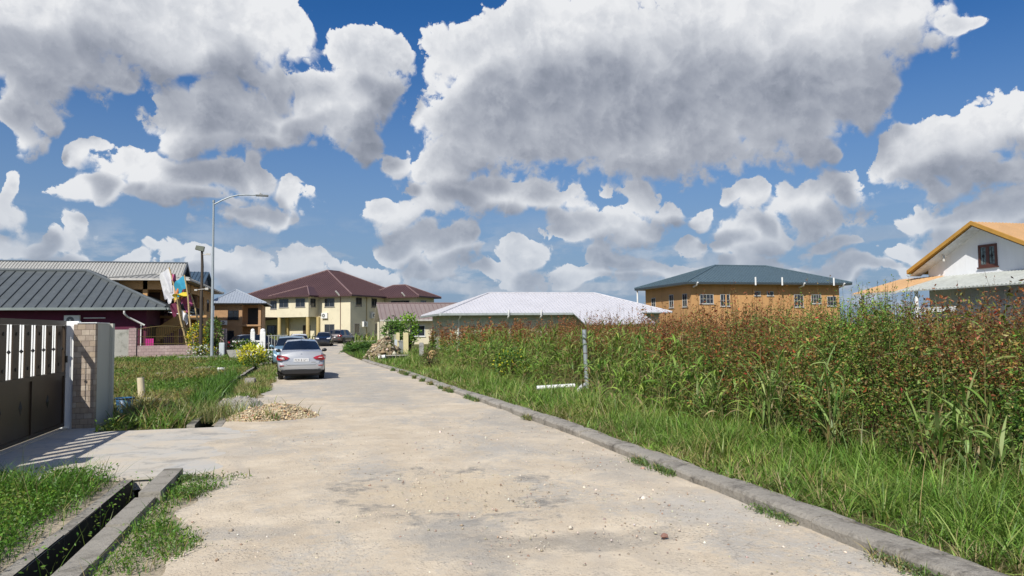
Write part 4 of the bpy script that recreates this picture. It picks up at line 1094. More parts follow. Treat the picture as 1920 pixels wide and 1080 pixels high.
WHT = ('white', (.66, .66, .68)); BLU = ('blue', (.05, .33, .50)); PNK = ('pink', (.45, .10, .22)); YEL = ('yellow', (.66, .52, .05)); ORG = ('orange', (.60, .22, .08)); MAR = ('maroon', (.16, .03, .07))
flag_pole((-8.75, 58.2, 0), (-10.1, 58.0, 6.45), 0, [(.985, .72, 1.7, WHT, -1, .9), (.80, .6, .9, WHT, -1, .9), (.82, .6, .9, ORG, 1, .5), (.93, .3, .5, PNK, 1, .4)], 'bamboo pole with the large white flag')
flag_pole((-8.55, 58.4, 0), (-9.95, 58.3, 5.6), 0, [(.99, .75, 1.1, PNK, 1, 1.0), (.72, .55, .8, MAR, -1, .8), (.6, .5, .7, WHT, 1, .9)], 'bamboo pole with small pink and maroon flags')
flag_pole((-8.35, 58.0, 0), (-9.05, 57.8, 5.9), 0, [(.985, .75, .9, BLU, -1, 1.0), (.79, 1.0, .28, YEL, -1, .3)], 'bamboo pole with the bright blue and yellow flag')
flag_pole((-7.6, 58.6, 0), (-8.75, 58.6, 4.6), 0, [(.98, .6, .8, PNK, -1, 1.0)], 'short leaning bamboo pole right of the blue flag')

# ---------------------------------------------------------------- street lamps
lamp = empty('street_lamp', (-6.45, 52, 0), 0, 'tall grey metal street lamp with a long arm reaching over the road', 'street lamp')
mb = MB(); mb.tube([(0, 0, 0), (.0, 0, 10.3)], [.105, .06], 12); mb.tube([(0, 0, 10.25), (0, 0, 10.42)], .08, 8); mb.build('pole', M_galv, lamp)
mb = MB(); mb.tube([(0, 0, 10.12), (.5, 0, 10.42), (1.0, 0, 10.66), (1.5, 0, 10.80), (2.0, 0, 10.84), (2.75, 0, 10.85)], .045, 8); mb.build('arm', M_galv, lamp)
mb = MB(); mb.box(2.62, 3.42, -.13, .13, 10.78, 10.88, bev=.02); mb.box(2.85, 3.05, -.1, .1, 10.88, 10.93); mb.build('lamp_head', mat('lamp_grey', (.20, .21, .21), .5), lamp)
mb = MB(); mb.tube([(2.9, 0, 10.93), (2.9, 0, 11.0)], .05, 8); mb.build('photocell', M_pale, lamp)
wp = empty('utility_pole', (-7.4, 54, 0), 0, 'dark wooden pole with a box floodlight and small cameras on top', 'pole')
mb = MB(); mb.tube([(0, 0, 0), (.0, 0, 4), (.04, 0, 6.2), (.0, 0, 7.25)], [.12, .10, .09, .075], 10); mb.build('pole', mat('dark_timber', (.06, .048, .038), .8, vary=.3, scale=6, streak=True, bump=.01), wp)
mb = MB(); mb.add([(-.42, -.2, 7.35), (.10, -.2, 7.22), (.16, -.2, 7.55), (-.34, -.2, 7.62), (-.42, .25, 7.35), (.10, .25, 7.22), (.16, .25, 7.55), (-.34, .25, 7.62)], [(0, 1, 2, 3), (7, 6, 5, 4), (0, 4, 5, 1), (1, 5, 6, 2), (2, 6, 7, 3), (3, 7, 4, 0)]); mb.tube([(0, 0, 7.2), (-.05, 0, 7.45)], .05, 6); mb.build('floodlight', mat('olive_housing', (.15, .165, .13), .6), wp)
mb = MB(); mb.tube([(0, 0, 7.0), (.5, -.1, 7.02)], .03, 6); mb.box(.28, .55, -.18, -.05, 6.98, 7.10); mb.build('camera_bracket', M_pale, wp)
mb = MB(); mb.tube([(-.42, -.1, 4.6), (.42, -.1, 4.7)], .025, 6); mb.box(.25, .45, -.2, -.05, 4.62, 4.76); mb.box(-.42, -.25, -.2, -.05, 4.55, 4.66); mb.build('cable_bracket', M_pale, wp)

# ---------------------------------------------------------------- cars
def car(name, label, loc, rz, paint, kind='sedan', detail=True, group=None, facing_lights=(.5, .02, .03)):
    """lofted body; rear bumper at y=0, nose at +y"""
    S = {  # y, zlow, zbelt, ztop, halfwidth, half width of the top
     'sedan': [(0.0, .42, .58, .66, .70, .60), (.05, .36, .66, .90, .79, .66), (.13, .33, .78, 1.045, .835, .69), (.26, .31, .90, 1.085, .86, .70), (.62, .27, .93, 1.115, .875, .66), (1.28, .22, .94, 1.425, .88, .55), (1.75, .2, .93, 1.475, .88, .56),
               (2.45, .2, .91, 1.485, .88, .565), (2.95, .2, .90, 1.40, .88, .57), (3.62, .2, .88, 1.02, .87, .66), (4.1, .22, .80, .94, .85, .62), (4.45, .24, .70, .82, .78, .58), (4.62, .30, .55, .66, .62, .5)],
     'hatch': [(0.0, .42, .60, .70, .68, .62), (.05, .34, .80, 1.0, .79, .66), (.14, .32, .92, 1.08, .82, .63), (.42, .28, .93, 1.40, .84, .56), (.8, .24, .92, 1.47, .845, .57), (1.4, .2, .92, 1.50, .85, .575), (2.3, .2, .91, 1.49, .85, .575),
               (2.75, .2, .90, 1.42, .85, .57), (3.3, .2, .88, 1.05, .84, .66), (3.75, .22, .82, .96, .82, .62), (4.0, .25, .72, .84, .75, .55), (4.12, .32, .55, .65, .62, .5)],
     'suv': [(0.0, .50, .70, .80, .78, .70), (.06, .40, .90, 1.12, .87, .72), (.15, .38, 1.02, 1.20, .90, .69), (.5, .34, 1.03, 1.58, .92, .62), (.95, .3, 1.02, 1.66, .925, .63), (1.6, .28, 1.02, 1.69, .93, .64), (2.6, .28, 1.01, 1.68, .93, .64),
             (3.0, .28, 1.0, 1.60, .93, .63), (3.6, .28, .99, 1.16, .92, .72), (4.15, .3, .93, 1.06, .90, .68), (4.45, .33, .82, .93, .82, .6), (4.6, .42, .62, .74, .68, .52)]}[kind]
    g0 = {'sedan': (4, 5, 8, 9), 'hatch': (2, 3, 7, 8), 'suv': (2, 3, 7, 8)}[kind]    # rear window between stations a-b, windscreen c-d
    root = empty(name, loc, rz, label, 'car', group)
    pm = mat(*paint[0], **paint[1])
    def ring(s):
        y, zl, zb, zt, w, wt = s
        cab = zt-zb > .25
        wg = w-.07 if cab else w-.10
        return [(0, zl), (w*.80, zl), (w-.035, zl+.06), (w-.005, zl+(zb-zl)*.45), (w, zb-.12 if cab or zt > .9 else zb-.03), (w-.035, zb-.015), (wg, zb+.012 if cab else zb+(zt-zb)*.45),
                (wt+.035 if cab else wt+.05, zt-.075 if cab else zt-.018), (wt-.03, zt-.015 if cab else zt-.004), (0, zt+(.022 if cab else .006))]
    R_ = [ring(s) for s in S]; n = len(R_[0]); Y = [s[0] for s in S]
    sill = 6
    def pt(i, k, sx): x, z = R_[i][k]; return (sx*x, Y[i], z)
    body = MB(); glassR = MB(); glassF = MB(); side = {1: MB(), -1: MB()}
    for i in range(len(S)-1):
        for k in range(n-1):
            for sx in (1, -1):
                q = [pt(i, k, sx), pt(i, k+1, sx), pt(i+1, k+1, sx), pt(i+1, k, sx)]
                if sx == 1: q = q[::-1]
                t = body
                if k in (7, 8) and i == g0[0]: t = glassR
                elif k in (7, 8) and i == g0[2]: t = glassF
                elif k == 6 and g0[0] < i < g0[2]+0: t = side[sx]
                t.poly(q, 0, True)
    for i, o in ((0, 1), (len(S)-1, 0)):
        loop = [pt(i, k, 1) for k in range(n)]+[pt(i, k, -1) for k in range(n-2, 0, -1)]
        body.poly(loop if o else loop[::-1], 0, True)
    bo = body.build('body', pm, root); weld_smooth(bo)
    weld_smooth(glassR.build('rear_window', M_carglass, root)); weld_smooth(glassF.build('windscreen', M_carglass, root))
    for sx in (1, -1): weld_smooth(side[sx].build('side_window', M_carglass, root))
    # wheels
    wr = .325 if kind != 'suv' else .37
    for yy in (.93, Y[-1]-.92):
        for sx in (1, -1):
            w = S[6][4]; t = MB()
            prof = [(-.20, wr*.55), (-.20, wr*.92), (-.17, wr), (-.03, wr), (0, wr*.92), (.004, wr*.62)]
            N_ = 22; vs = [(sx*(w-.025+px_), yy+math.cos(a)*pr, wr+math.sin(a)*pr) for a in [2*PI*j/N_ for j in range(N_)] for (px_, pr) in prof]
            m_ = len(prof)
            t.add(vs, [(j*m_+q, ((j+1) % N_)*m_+q, ((j+1) % N_)*m_+q+1, j*m_+q+1) for j in range(N_) for q in range(m_-1)], 0, True)
            t.poly([vs[j*m_] for j in range(N_)])
            wo = t.build('wheel', M_rubber, root)
            rm = MB(); cx = sx*(w-.035)
            rm.poly([(cx-sx*.03, yy+math.cos(2*PI*j/20)*wr*.62, wr+math.sin(2*PI*j/20)*wr*.62) for j in range(20)], 1)
            for j in range(7):
                a = 2*PI*j/7; c_, s_ = math.cos(a), math.sin(a); hw = .032
                rm.poly([(cx, yy+c_*.05-s_*hw, wr+s_*.05+c_*hw), (cx, yy+c_*wr*.62-s_*hw, wr+s_*wr*.62+c_*hw), (cx, yy+c_*wr*.62+s_*hw, wr+s_*wr*.62-c_*hw), (cx, yy+c_*.05+s_*hw, wr+s_*.05-c_*hw)])
            rm.tube([(cx-sx*.02, yy, wr), (cx+sx*.006, yy, wr)], .055, 8)
            rm.build('rim', [M_alu, M_dark], wo)
            ar = MB(); ww = w-.004
            pa = [(sx*ww, yy+math.cos(a)*(wr+.055), wr+.01+math.sin(a)*(wr+.055)) for a in np.linspace(-.35, PI+.35, 18)]
            ar.poly(pa); ar.build('wheel_arch', M_dark, root)
    # underside and lower valance
    u = MB(); w = S[3][4]
    u.box(-w+.16, w-.16, .3, Y[-1]-.3, .17, .34); u.build('underside', M_dark, root)
    u = MB()
    pr = [(-w*.86, .33), (-w*.66, .395), (w*.66, .395), (w*.86, .33), (w*.70, .25), (-w*.70, .25)]
    if kind == 'suv': pr = [(a, b_+.12) for a, b_ in pr]
    u.add([(a, -.018, b_) for a, b_ in pr]+[(a, .30, b_) for a, b_ in pr], [tuple(range(6)), *[(i, (i+1) % 6, 6+(i+1) % 6, 6+i)[::-1] for i in range(6)]]); u.build('rear_valance', M_dark, root)
    u = MB(); yn = Y[-1]
    u.box(-.42, .42, yn-.12, yn+.012, .34, .50); u.build('grille', M_dark, root)
    RED = mat('tail_lamp_red', (.32, .006, .010), .12, spec=.8, coat=.5); CLR = mat('lamp_clear', (.62, .62, .62), .15, spec=.8, coat=.5)
    zt_ = {'sedan': .80, 'hatch': .82, 'suv': .95}[kind]
    for sx in (1, -1):
        # tail lamp: wedge wrapping round the corner, drawn out towards the boot lid
        p = [(.43, .030, zt_+.030), (.52, .005, zt_-.03), (.76, -.005, zt_-.055), (.875, .10, zt_-.045), (.90, .28, zt_+.0), (.898, .36, zt_+.08), (.872, .12, zt_+.135), (.76, .005, zt_+.135), (.54, .020, zt_+.085)]
        kx_ = S[3][4]/.86
        pts = [(sx*a*kx_, b_-.035 if b_ < .2 else b_, c_) for a, b_, c_ in p]
        l_ = MB(); back = [(a-sx*.02, b_+.09, c_) for a, b_, c_ in pts]
        m_ = len(pts); f_ = [tuple(range(m_))[::-1] if sx > 0 else tuple(range(m_))]+[(i, (i+1) % m_, m_+(i+1) % m_, m_+i) for i in range(m_)]
        l_.add(pts+back, f_); lo_ = l_.build('tail_lamp', RED, root)
        c = MB(); q = [(.60, -.012, zt_+.022), (.73, -.012, zt_+.018), (.775, .005, zt_+.045), (.65, -.008, zt_+.055)]
        c.add([(sx*a*kx_, b_-.03, c_) for a, b_, c_ in q], [(0, 1, 2, 3) if sx < 0 else (3, 2, 1, 0)]); c.build('reversing_lamp', mat('lamp_pink', (.55, .35, .34), .2), lo_)
        c = MB(); c.box(sx*.62, sx*.78, -.02, .06, .535, .565); c.build('rear_reflector', RED, root)
        h_ = MB(); zn = S[-3][3]-.06
        h_.add([(sx*.36, yn-.02, zn-.10), (sx*.62, yn-.10, zn-.10), (sx*.74, yn-.24, zn-.02), (sx*.72, yn-.30, zn+.03), (sx*.40, yn-.10, zn)], [(0, 1, 2, 3, 4) if sx < 0 else (4, 3, 2, 1, 0)]); h_.build('headlight', CLR, root)
        mr = MB(); ym = Y[g0[3]]-.32; zm = S[g0[3]][2]+.10
        mr.tube([(sx*(w-.06), ym, zm), (sx*(w+.05), ym, zm+.02)], .03, 6)
        mr.blob((sx*(w+.07), ym, zm+.05), (.10, .055, .07), 3, 0, n=3, rough=0)
        mo = mr.build('wing_mirror', mat('mirror_dark', (.02, .02, .022), .3) if paint[0][0] == 'silver_paint' else pm, root)
        for p in mo.data.polygons: p.use_smooth = True
        dh = MB()
        for yh in (1.75, 2.75): dh.box(sx*(w-.005), sx*(w+.025), yh, yh+.18, S[5][2]-.14, S[5][2]-.115)
        dh.build('door_handle', pm, root)
        ln = MB()
        for yh in (1.35, 2.42, 3.45): ln.box(sx*(w-.004), sx*(w+.0035), yh, yh+.008, .32, S[5][2]-.03)
        ln.build('door_gap', M_dark, root)
    pl = MB(); zp = {'sedan': .745, 'hatch': .62, 'suv': .80}[kind]; yp = .0 if kind == 'sedan' else -.01
    pl.box(-.27, .27, yp-.012, yp+.12, zp-.055, zp+.060); po = pl.build('number_plate', mat('plate_silver', (.66, .66, .66), .5, vary=0), root)
    if detail:
        # seven plate characters as strokes
        seg = {'P': 'abfge', 'D': 'abcdef', 'M': 'efbcah', '8': 'abcdefg', '1': 'bc', '7': 'abc', '2': 'abged', '9': 'abcdfg', 'K': 'efgbc', 'C': 'adef'}
        ch = MB(); x = -.235
        for c in 'PCM 8127':
            if c == ' ': x += .035; continue
            cw, hh = .042, .036
            for q in seg[c]:
                r_ = {'a': (x, x+cw, zp+hh-.009, zp+hh), 'g': (x, x+cw, zp-.004, zp+.005), 'd': (x, x+cw, zp-hh, zp-hh+.009),
                      'b': (x+cw-.010, x+cw, zp, zp+hh), 'c': (x+cw-.010, x+cw, zp-hh, zp), 'f': (x, x+.010, zp, zp+hh), 'e': (x, x+.010, zp-hh, zp), 'h': (x+cw/2-.005, x+cw/2+.005, zp-.01, zp+hh)}[q]
                ch.box(r_[0], r_[1], yp-.0155, yp-.010, r_[2], r_[3])
            x += cw+.020
        ch.build('plate_characters', M_black, po)
        cr = MB(); cr.tube([(-.055, .085, .955), (0, .08, .968), (.055, .085, .955)], .010, 5); cr.tube([(0, .08, .968), (0, .08, .940)], .012, 5)
        cr.build('badge', mat('chrome', (.6, .6, .6), .2, metal=1.0), root)
        tg = MB(); tg.box(-.33, .33, .035, .062, zp+.068, zp+.084); tg.build('plate_garnish', mat('chrome', (.6, .6, .6), .2, metal=1.0), root)
        hl = MB()
        for a, b_ in (((-.62, .700), (-.50, .565)), ((-.50, .565), (.50, .565)), ((.50, .565), (.62, .700))):
            hl.tube([(a[0], .015 if a[1] > .6 else -.004, a[1]), (b_[0], .015 if b_[1] > .6 else -.004, b_[1])], .0045, 4)
        hl.build('boot_gap', M_dark, root)
        an = MB(); an.tube([(0, 1.45, 1.46), (0, 1.30, 1.58)], .006, 5); an.build('antenna', M_dark, root)
        st = MB(); st.box(.36, .52, -.006, .05, .655, .675); st.build('model_badge', mat('chrome', (.6, .6, .6), .2, metal=1.0), root)
    return root
P_silver = (('silver_paint', (.42, .43, .445)), dict(rough=.28, metal=.35, vary=.02, spec=.5, coat=.8))
P_blue = (('light_blue_paint', (.19, .30, .38)), dict(rough=.3, metal=.3, vary=.02, coat=.8))
P_white = (('white_car_paint', (.72, .73, .75)), dict(rough=.3, vary=.02, coat=.8))
P_blackc = (('black_car_paint', (.012, .013, .018)), dict(rough=.22, vary=.02, coat=.9))
P_grey = (('grey_brown_paint', (.085, .075, .075)), dict(rough=.3, metal=.4, vary=.02, coat=.8))
CG = 'cars parked along the road'
car('parked_car', 'silver sedan seen from behind, parked on the left edge of the road', (-.45, 27.35, .015), math.radians(.8), P_silver, group=CG).scale = (.94, .97, .96)
car('parked_car', 'light blue hatchback parked nose towards us in front of the silver sedan', (-1.12, 41.2, .01), math.radians(180), P_blue, 'hatch', False, CG)
car('parked_car', 'white car further up the road behind the light blue hatchback', (-1.2, 62.5, .05), math.radians(2), P_white, 'hatch', False, CG)
car('parked_car', 'black sedan standing nose towards us at the end of the road', (1.12, 82.6, .20), math.radians(176), P_blackc, 'sedan', False, CG)
car('parked_car', 'grey brown hatchback with red tail lamps parked against the beige house', (2.05, 87.5, .26), math.radians(-24), P_grey, 'suv', False, CG)
car('parked_car', 'dark blue car half hidden in the gateway by the white gate post', (-6.5, 64.6, .05), math.radians(-62), P_blackc, 'hatch', False, CG)

# ---------------------------------------------------------------- small things on the left
b = MB(); b.tube([(0, 0, 0), (-.05, .02, .60)], .085, 14); b.tube([(-.05, .02, .595), (-.052, .02, .612)], .07, 14, 1)
b.build('pvc_pipe', [mat('cream_pvc', (.58, .50, .34), .5, vary=.05), M_dark], None, 'short cream plastic pipe standing upright in the grass lot', 'pipe', loc=(-4.24, 20.9, 0))
b = MB(); b.box(-.26, .0, -.2, .2, 0, .10); b.box(.02, .30, -.16, .12, .02, .08, rz=.2); b.build('broken_block', M_block, None, 'broken concrete piece at the foot of the upright cream pipe', 'rubble', loc=(-3.95, 20.6, 0))
bk = empty('bucket', (-4.02, 18.1, 0), 0, 'small blue plastic bucket in the shade behind the pillar', 'bucket')
b = MB(); N_ = 18; ring_ = lambda r_, z: [(math.cos(2*PI*k/N_)*r_, math.sin(2*PI*k/N_)*r_, z) for k in range(N_)]
vs = ring_(.14, 0)+ring_(.18, .32)+ring_(.165, .32)+ring_(.13, .02)
b.add(vs, [(j*N_+k, j*N_+(k+1) % N_, (j+1)*N_+(k+1) % N_, (j+1)*N_+k) for j in range(3) for k in range(N_)], 0, True); b.poly(ring_(.13, .02)); b.build('body', mat('blue_plastic', (.02, .10, .22), .4), bk)
b = MB(); b.tube([(math.cos(t)*.19, math.sin(t)*.19, .315) for t in np.linspace(0, 2*PI, 20)], .014, 5); b.tube([(.18, 0, .30), (.30, 0, .22), (.34, 0, .08)], .008, 5); b.build('rim', mat('blue_plastic_dark', (.015, .05, .10), .4), bk)
def slabby(name, loc, sx, sy, sz, rz, m_, label, cat):
    b = MB(); b.blob((0, 0, sz*.4), (sx, sy, sz), hash(name+label) % 97 if False else len(label), 0, n=3, rough=.10); return b.build(name, m_, None, label, cat, loc=loc, rz=rz)
def irregular_slab(name, loc, w, d, h, rz, m_, label, cat, seed=0):
    r = random.Random(seed); n = 11
    p = [(math.cos(2*PI*k/n)*w*.5*r.uniform(.8, 1.1), math.sin(2*PI*k/n)*d*.5*r.uniform(.8, 1.1)) for k in range(n)]
    b = MB(); b.prism(p, 0, h*.8); b.prism([(x*.93, y*.93) for x, y in p], h*.8, h); return b.build(name, m_, None, label, cat, loc=loc, rz=rz)
irregular_slab('concrete_slab', (-7.05, 52.2, .0), 3.0, 1.2, .22, .1, M_kerb, 'flat pale concrete slab lying at the foot of the tall street lamp', 'slab', 3)
irregular_slab('concrete_slab', (-5.6, 33.0, .0), 1.3, .5, .14, .3, M_kerb, 'long thin pale slab half sunk in the middle of the grass lot', 'slab', 4)
irregular_slab('stone', (-1.95, 25.0, .0), .34, .5, .28, .3, M_kerb, 'pale upright stone in the grass strip beside the drain', 'stone', 5)
irregular_slab('stone', (-3.9, 34.5, .0), .35, .3, .22, .3, M_white, 'small white stone in the grass of the left lot', 'stone', 6)
irregular_slab('stone', (-4.8, 36.5, .0), 1.1, .3, .18, .3, M_kerb, 'grey stone lump in the grass near the yellow bush', 'stone', 9)
b = MB(); b.blob((0, 0, .015), (.034, .026, .02), 4, 0, n=2, rough=.2); b.build('brick_piece', mat('brick_red', (.24, .13, .10), .9), None, 'small piece of red brick lying on the sandy road', 'stone', loc=(2.75, 5.65, .02))
b = MB(); b.box(-.30, .30, -.02, .2, 0, 1.05); b.box(-.24, .24, -.04, -.02, .15, .95); b.build('meter_box', mat('light_grey_box', (.52, .56, .58), .6, vary=.05), None, 'narrow light grey cabinet standing right of the street lamp', 'cabinet', loc=(-6.1, 54.2, 0)).scale = (.55, 1, 1)
# white gateway beyond, balustrade, low wall, grey planter
bl = empty('balustrade', (-5.9, 60, .05), 0, 'low white balustrade with turned openings right of the pink fence', 'balustrade')
b = MB(); b.box(-.1, 2.25, 0, .2, .95, 1.06); b.box(-.1, 2.25, 0, .2, .0, .42); b.build('rail', M_white, bl)
for i in range(6): b = MB(); x = .12+i*.38; b.tube([(x, .1, .42), (x, .1, .6), (x, .1, .8), (x, .1, .95)], [.06, .11, .06, .09], 8); b.build('baluster', M_white, bl)
gp = empty('gate_post', (-3.95, 62, .05), 0, 'pair of round topped white gate posts with a grey barred gate', 'gate post')
for x, s_ in ((-.75, .8), (0, 1.0)):
    b = MB(); b.box(x-.2*s_, x+.2*s_, -.2, .2, 0, 1.72, bev=.02); b.blob((x, 0, 1.80), (.2*s_, .2, .17), 1, 0, rough=0); b.build('post', M_white, gp)
b = MB()
for i in range(7): b.tube([(.45+i*.22, 0, .15), (.45+i*.22, 0, 1.45)], .035, 5)
b.tube([(.3, 0, 1.4), (1.9, 0, 1.4)], .03, 5); b.tube([(.3, 0, .3), (1.9, 0, .3)], .03, 5); b.build('grille', mat('grey_bars', (.28, .29, .28), .6), gp)
b = MB(); b.box(0, 3.1, 0, .18, 0, .42); b.box(.0, 3.1, -.02, .2, .60, .66)
for x in (.3, 1.2, 2.1, 2.9): b.box(x, x+.12, .02, .16, .42, .60)
b.build('low_wall', M_white, None, 'low white wall behind the mirror of the light blue car', 'wall', loc=(-4.0, 48.5, 0))
b = MB(); b.blob((0, 0, .35), (.16, .12, .36), 7, 0, n=2, rough=.2); b.blob((.08, 0, .75), (.09, .08, .13), 2, 0, n=2, rough=.1); b.build('garden_ornament', M_white, None, 'small white garden ornament standing on the low white wall', 'ornament', loc=(-3.35, 48.3, .2))
b = MB(); b.add([(0, 0, 0), (1.9, 0, 0), (2.05, 0, .62), (-.25, 0, .62), (0, .7, 0), (1.9, .7, 0), (2.05, .7, .62), (-.25, .7, .62)], [(0, 1, 2, 3), (7, 6, 5, 4), (1, 5, 6, 2), (4, 0, 3, 7), (3, 2, 6, 7)]); b.build('trough', M_block, None, 'grey concrete trough beside the dark foliage behind the yellow bush', 'trough', loc=(-5.1, 50.0, 0))
b = MB(); b.box(-1.2, 1.1, 0, 1.6, -.04, .10); b.build('culvert_slab', M_kerb, None, 'concrete culvert slab bridging the drain behind the yellow bush', 'slab', loc=(-2.2, 40.6, 0))
b = MB(); b.tube([(0, 0, 0), (0, 0, 1.5)], .03, 6); b.build('fence_picket', M_galv, None, 'thin grey picket standing in the tall grass patch', 'post', loc=(-2.9, 66, .05))

# ---------------------------------------------------------------- right side
pg = empty('steel_post', (7.58, 20.5, 0), 0, 'grey steel pipe post standing before the thicket', 'post')
b = MB(); b.tube([(0.06, 0, 0), (0.0, 0, 1.70)], .062, 14); b.build('pipe', M_galv, pg)
b = MB()
for z in (1.02, .52): b.tube([(math.cos(t)*.068+.06-.0353*z, math.sin(t)*.068, z) for t in np.linspace(0, 2*PI, 14)], .008, 4)
b.build('wire_tie', mat('rust', (.12, .05, .03), .9), pg)
b = MB(); b.tube([(5.60, 18.75, .20), (6.60, 18.62, .24)], .055, 10); b.build('plastic_pipe', M_wht, None, 'white plastic pipe lying in the verge grass before the grey post', 'pipe')
b = MB(); b.tube([(6.38, 17.7, .20), (6.78, 18.45, .26)], .055, 10); b.build('plastic_pipe', M_wht, None, 'shorter stub of white plastic pipe at the end of the long one', 'pipe')
fe = empty('boundary_fence', (5.3, 46, 0), 0, 'cream boundary fence with smooth panels between yellow posts', 'fence')
b = MB()
for i in range(5): b.box(.0, .07, 4.3+i*2.2+.02, 4.3+(i+1)*2.2-.02, 0, 1.48)
b.build('panel', mat('cream_panel', (.58, .55, .42), .75, vary=.08, dirt=((.40, .38, .28), .55, .8, 2.0), streak=True), fe)
M_ypost = mat('yellow_cream_post', (.62, .54, .30), .75, vary=.06, dirt=((.40, .36, .22), .6, .85, 3.0))
for y, w_ in ((4.1, .22), (0, .30)): b = MB(); b.box(-.05, -.05+w_, y-.15, y+.15, 0, 1.60, bev=.015); b.build('post', M_ypost, fe)
b = MB(); b.box(-.22, -.06, 3.4, 3.55, .45, 1.15); b.box(-.16, -.10, 3.42, 3.5, 0, .45); b.build('meter_box', mat('light_grey_box', (.52, .56, .58), .6), fe)
b = MB()
for i in range(6): b.tube([(.05, .6+i*.5, .1), (.05, .6+i*.5, 1.1)], .03, 5)
b.tube([(.05, .2, 1.05), (.05, 3.9, 1.05)], .03, 5); b.tube([(.05, .2, .25), (.05, 3.9, .25)], .03, 5)
b.build('grille', mat('grey_bars', (.28, .29, .28), .6), fe)
b = MB(); b.box(-.12, .12, -.1, .1, 0, .98); b.box(-.09, .09, -.08, .08, .98, 1.02); b.build('concrete_post', conc_mat('stained_post', (.42, .41, .38), (.05, .05, .045), 3.0, .9), None, 'short stained concrete post at the edge of the weeds', 'post', loc=(6.08, 44, 0))
b = MB(); b.blob((0, 0, .62), (.22, .18, .15), 12, 0, n=2, rough=.15); b.blob((-.12, -.03, .42), (.20, .16, .11), 5, 0, n=2, rough=.2); b.blob((0, 0, .15), (.3, .25, .25), 8, 1, n=2, rough=.2)
b.build('sandstone_lumps', [mat('ochre_stone', (.58, .40, .18), .9, vary=.15), M_soil], None, 'two pale ochre stones piled among weeds right of the short post', 'stone', loc=(5.5, 36, 0))

# ---------------------------------------------------------------- vegetation
STONE = attr_mat('loose_stone', .95, 0.0, .15)

def np_arch(P, L, w, ang, rise, droop, colr, nseg=6, tip=None):
    """long arching leaves: start at P, length L, initial steepness rise, droop of the tip"""
    N = len(P); d = np.stack([np.cos(ang), np.sin(ang), np.zeros(N)], 1); s = np.stack([-np.sin(ang), np.cos(ang), np.zeros(N)], 1)
    tw = rng.uniform(-.5, .5, N)[:, None]; s = s*np.cos(tw)+np.array([[0, 0, 1.]])*np.sin(tw)
    vs = []
    for i in range(nseg+1):
        t = i/nseg
        c = P+d*((np.cos(rise)*L*t+.15*L*t*t)[:, None]); c[:, 2] += np.sin(rise)*L*t-droop*L*t**2.3
        c[:, 2] = np.maximum(c[:, 2], .03)
        hw = (w*.5*min(1.0, .55+2*t)*(1-t**2.2))[:, None]
        if i < nseg: vs += [c-s*hw, c+s*hw]
        else: vs.append(c)
    M = 2*nseg+1; V = np.stack(vs, 1).reshape(-1, 3); b = (np.arange(N)*M)[:, None]
    q = np.concatenate([b+np.array([[2*i, 2*i+1, 2*i+3, 2*i+2]]) for i in range(nseg-1)], 0)
    t3 = b+np.array([[2*nseg-2, 2*nseg-1, 2*nseg]])
    C = np.repeat(colr[:, None, :], M, 1)
    if tip is not None: C[:, -4:, :] = C[:, -4:, :]*.4+np.array(tip)*.6
    return V, [q, t3], C.reshape(-1, 3)

def np_stones(P, size, colr):
    N = len(P); base = np.array([[1, 0, 0], [0, 1, 0], [-1, 0, 0], [0, -1, 0], [0, 0, .8], [0, 0, -.5]], float)
    sc = size[:, None, None]*rng.uniform(.6, 1.25, (N, 6, 1)); a = rng.uniform(0, 2*PI, N); c, s = np.cos(a)[:, None], np.sin(a)[:, None]
    B = base[None]*sc; B = B+rng.normal(0, .18, (N, 6, 3))*size[:, None, None]
    V = np.stack([B[..., 0]*c-B[..., 1]*s, B[..., 0]*s+B[..., 1]*c, B[..., 2]], -1)+P[:, None, :]
    f = (np.arange(N)*6)[:, None]
    F = np.concatenate([f+np.array([t]) for t in ([0, 1, 4], [1, 2, 4], [2, 3, 4], [3, 0, 4], [1, 0, 5], [2, 1, 5], [3, 2, 5], [0, 3, 5])], 0)
    return V.reshape(-1, 3), [F], np.repeat(colr[:, None, :], 6, 1).reshape(-1, 3)

GR = [(.115, .225, .030), (.085, .175, .024), (.16, .255, .042), (.19, .235, .055), (.30, .25, .11)]
def patchy(P, cols_a, cols_b, sc=.7, seed=3, thr=.5, p_a=None, p_b=None, jit=.18):
    n = len(P); k = vnoise(P[:, 0]+50, P[:, 1]+50, sc, seed)*.6+vnoise(P[:, 0]+50, P[:, 1]+50, sc*2.9, seed+1)*.4+rng.normal(0, .07, n)
    a = pick(n, cols_a, jit, p_a); b = pick(n, cols_b, jit, p_b)
    return np.where((k > thr)[:, None], b, a)

def scatter(x0f, x1f, y0, y1, dens, step=1.0, clump=.0, seed=5):
    """random roots between two curves; dens(y) per square metre"""
    out = []
    y = y0
    while y < y1:
        ya = min(step, y1-y); a, b = x0f(y+ya/2), x1f(y+ya/2)
        n = int(max(0, b-a)*ya*dens(y+ya/2)+rng.random())
        if n > 0:
            yy = y+rng.random(n)*ya; uu = rng.random(n)
            A = np.array([x0f(v) for v in np.linspace(y, y+ya, 5)]); B_ = np.array([x1f(v) for v in np.linspace(y, y+ya, 5)])
            ka = np.interp(yy, np.linspace(y, y+ya, 5), A); kb = np.interp(yy, np.linspace(y, y+ya, 5), B_)
            out.append(np.stack([ka+(kb-ka)*uu, yy, np.zeros(n)], 1))
        y += ya
    P = np.concatenate(out)
    if clump:
        k = vnoise(P[:, 0]+30, P[:, 1]+30, 1.7, seed)*.5+vnoise(P[:, 0]+30, P[:, 1]+30, 5.0, seed+1)*.5
        P = P[k+rng.normal(0, .12, len(P)) > clump]
    P[:, 2] = np.array([zg(v) for v in P[:, 1]]) if y1 > 50 else 0
    return P

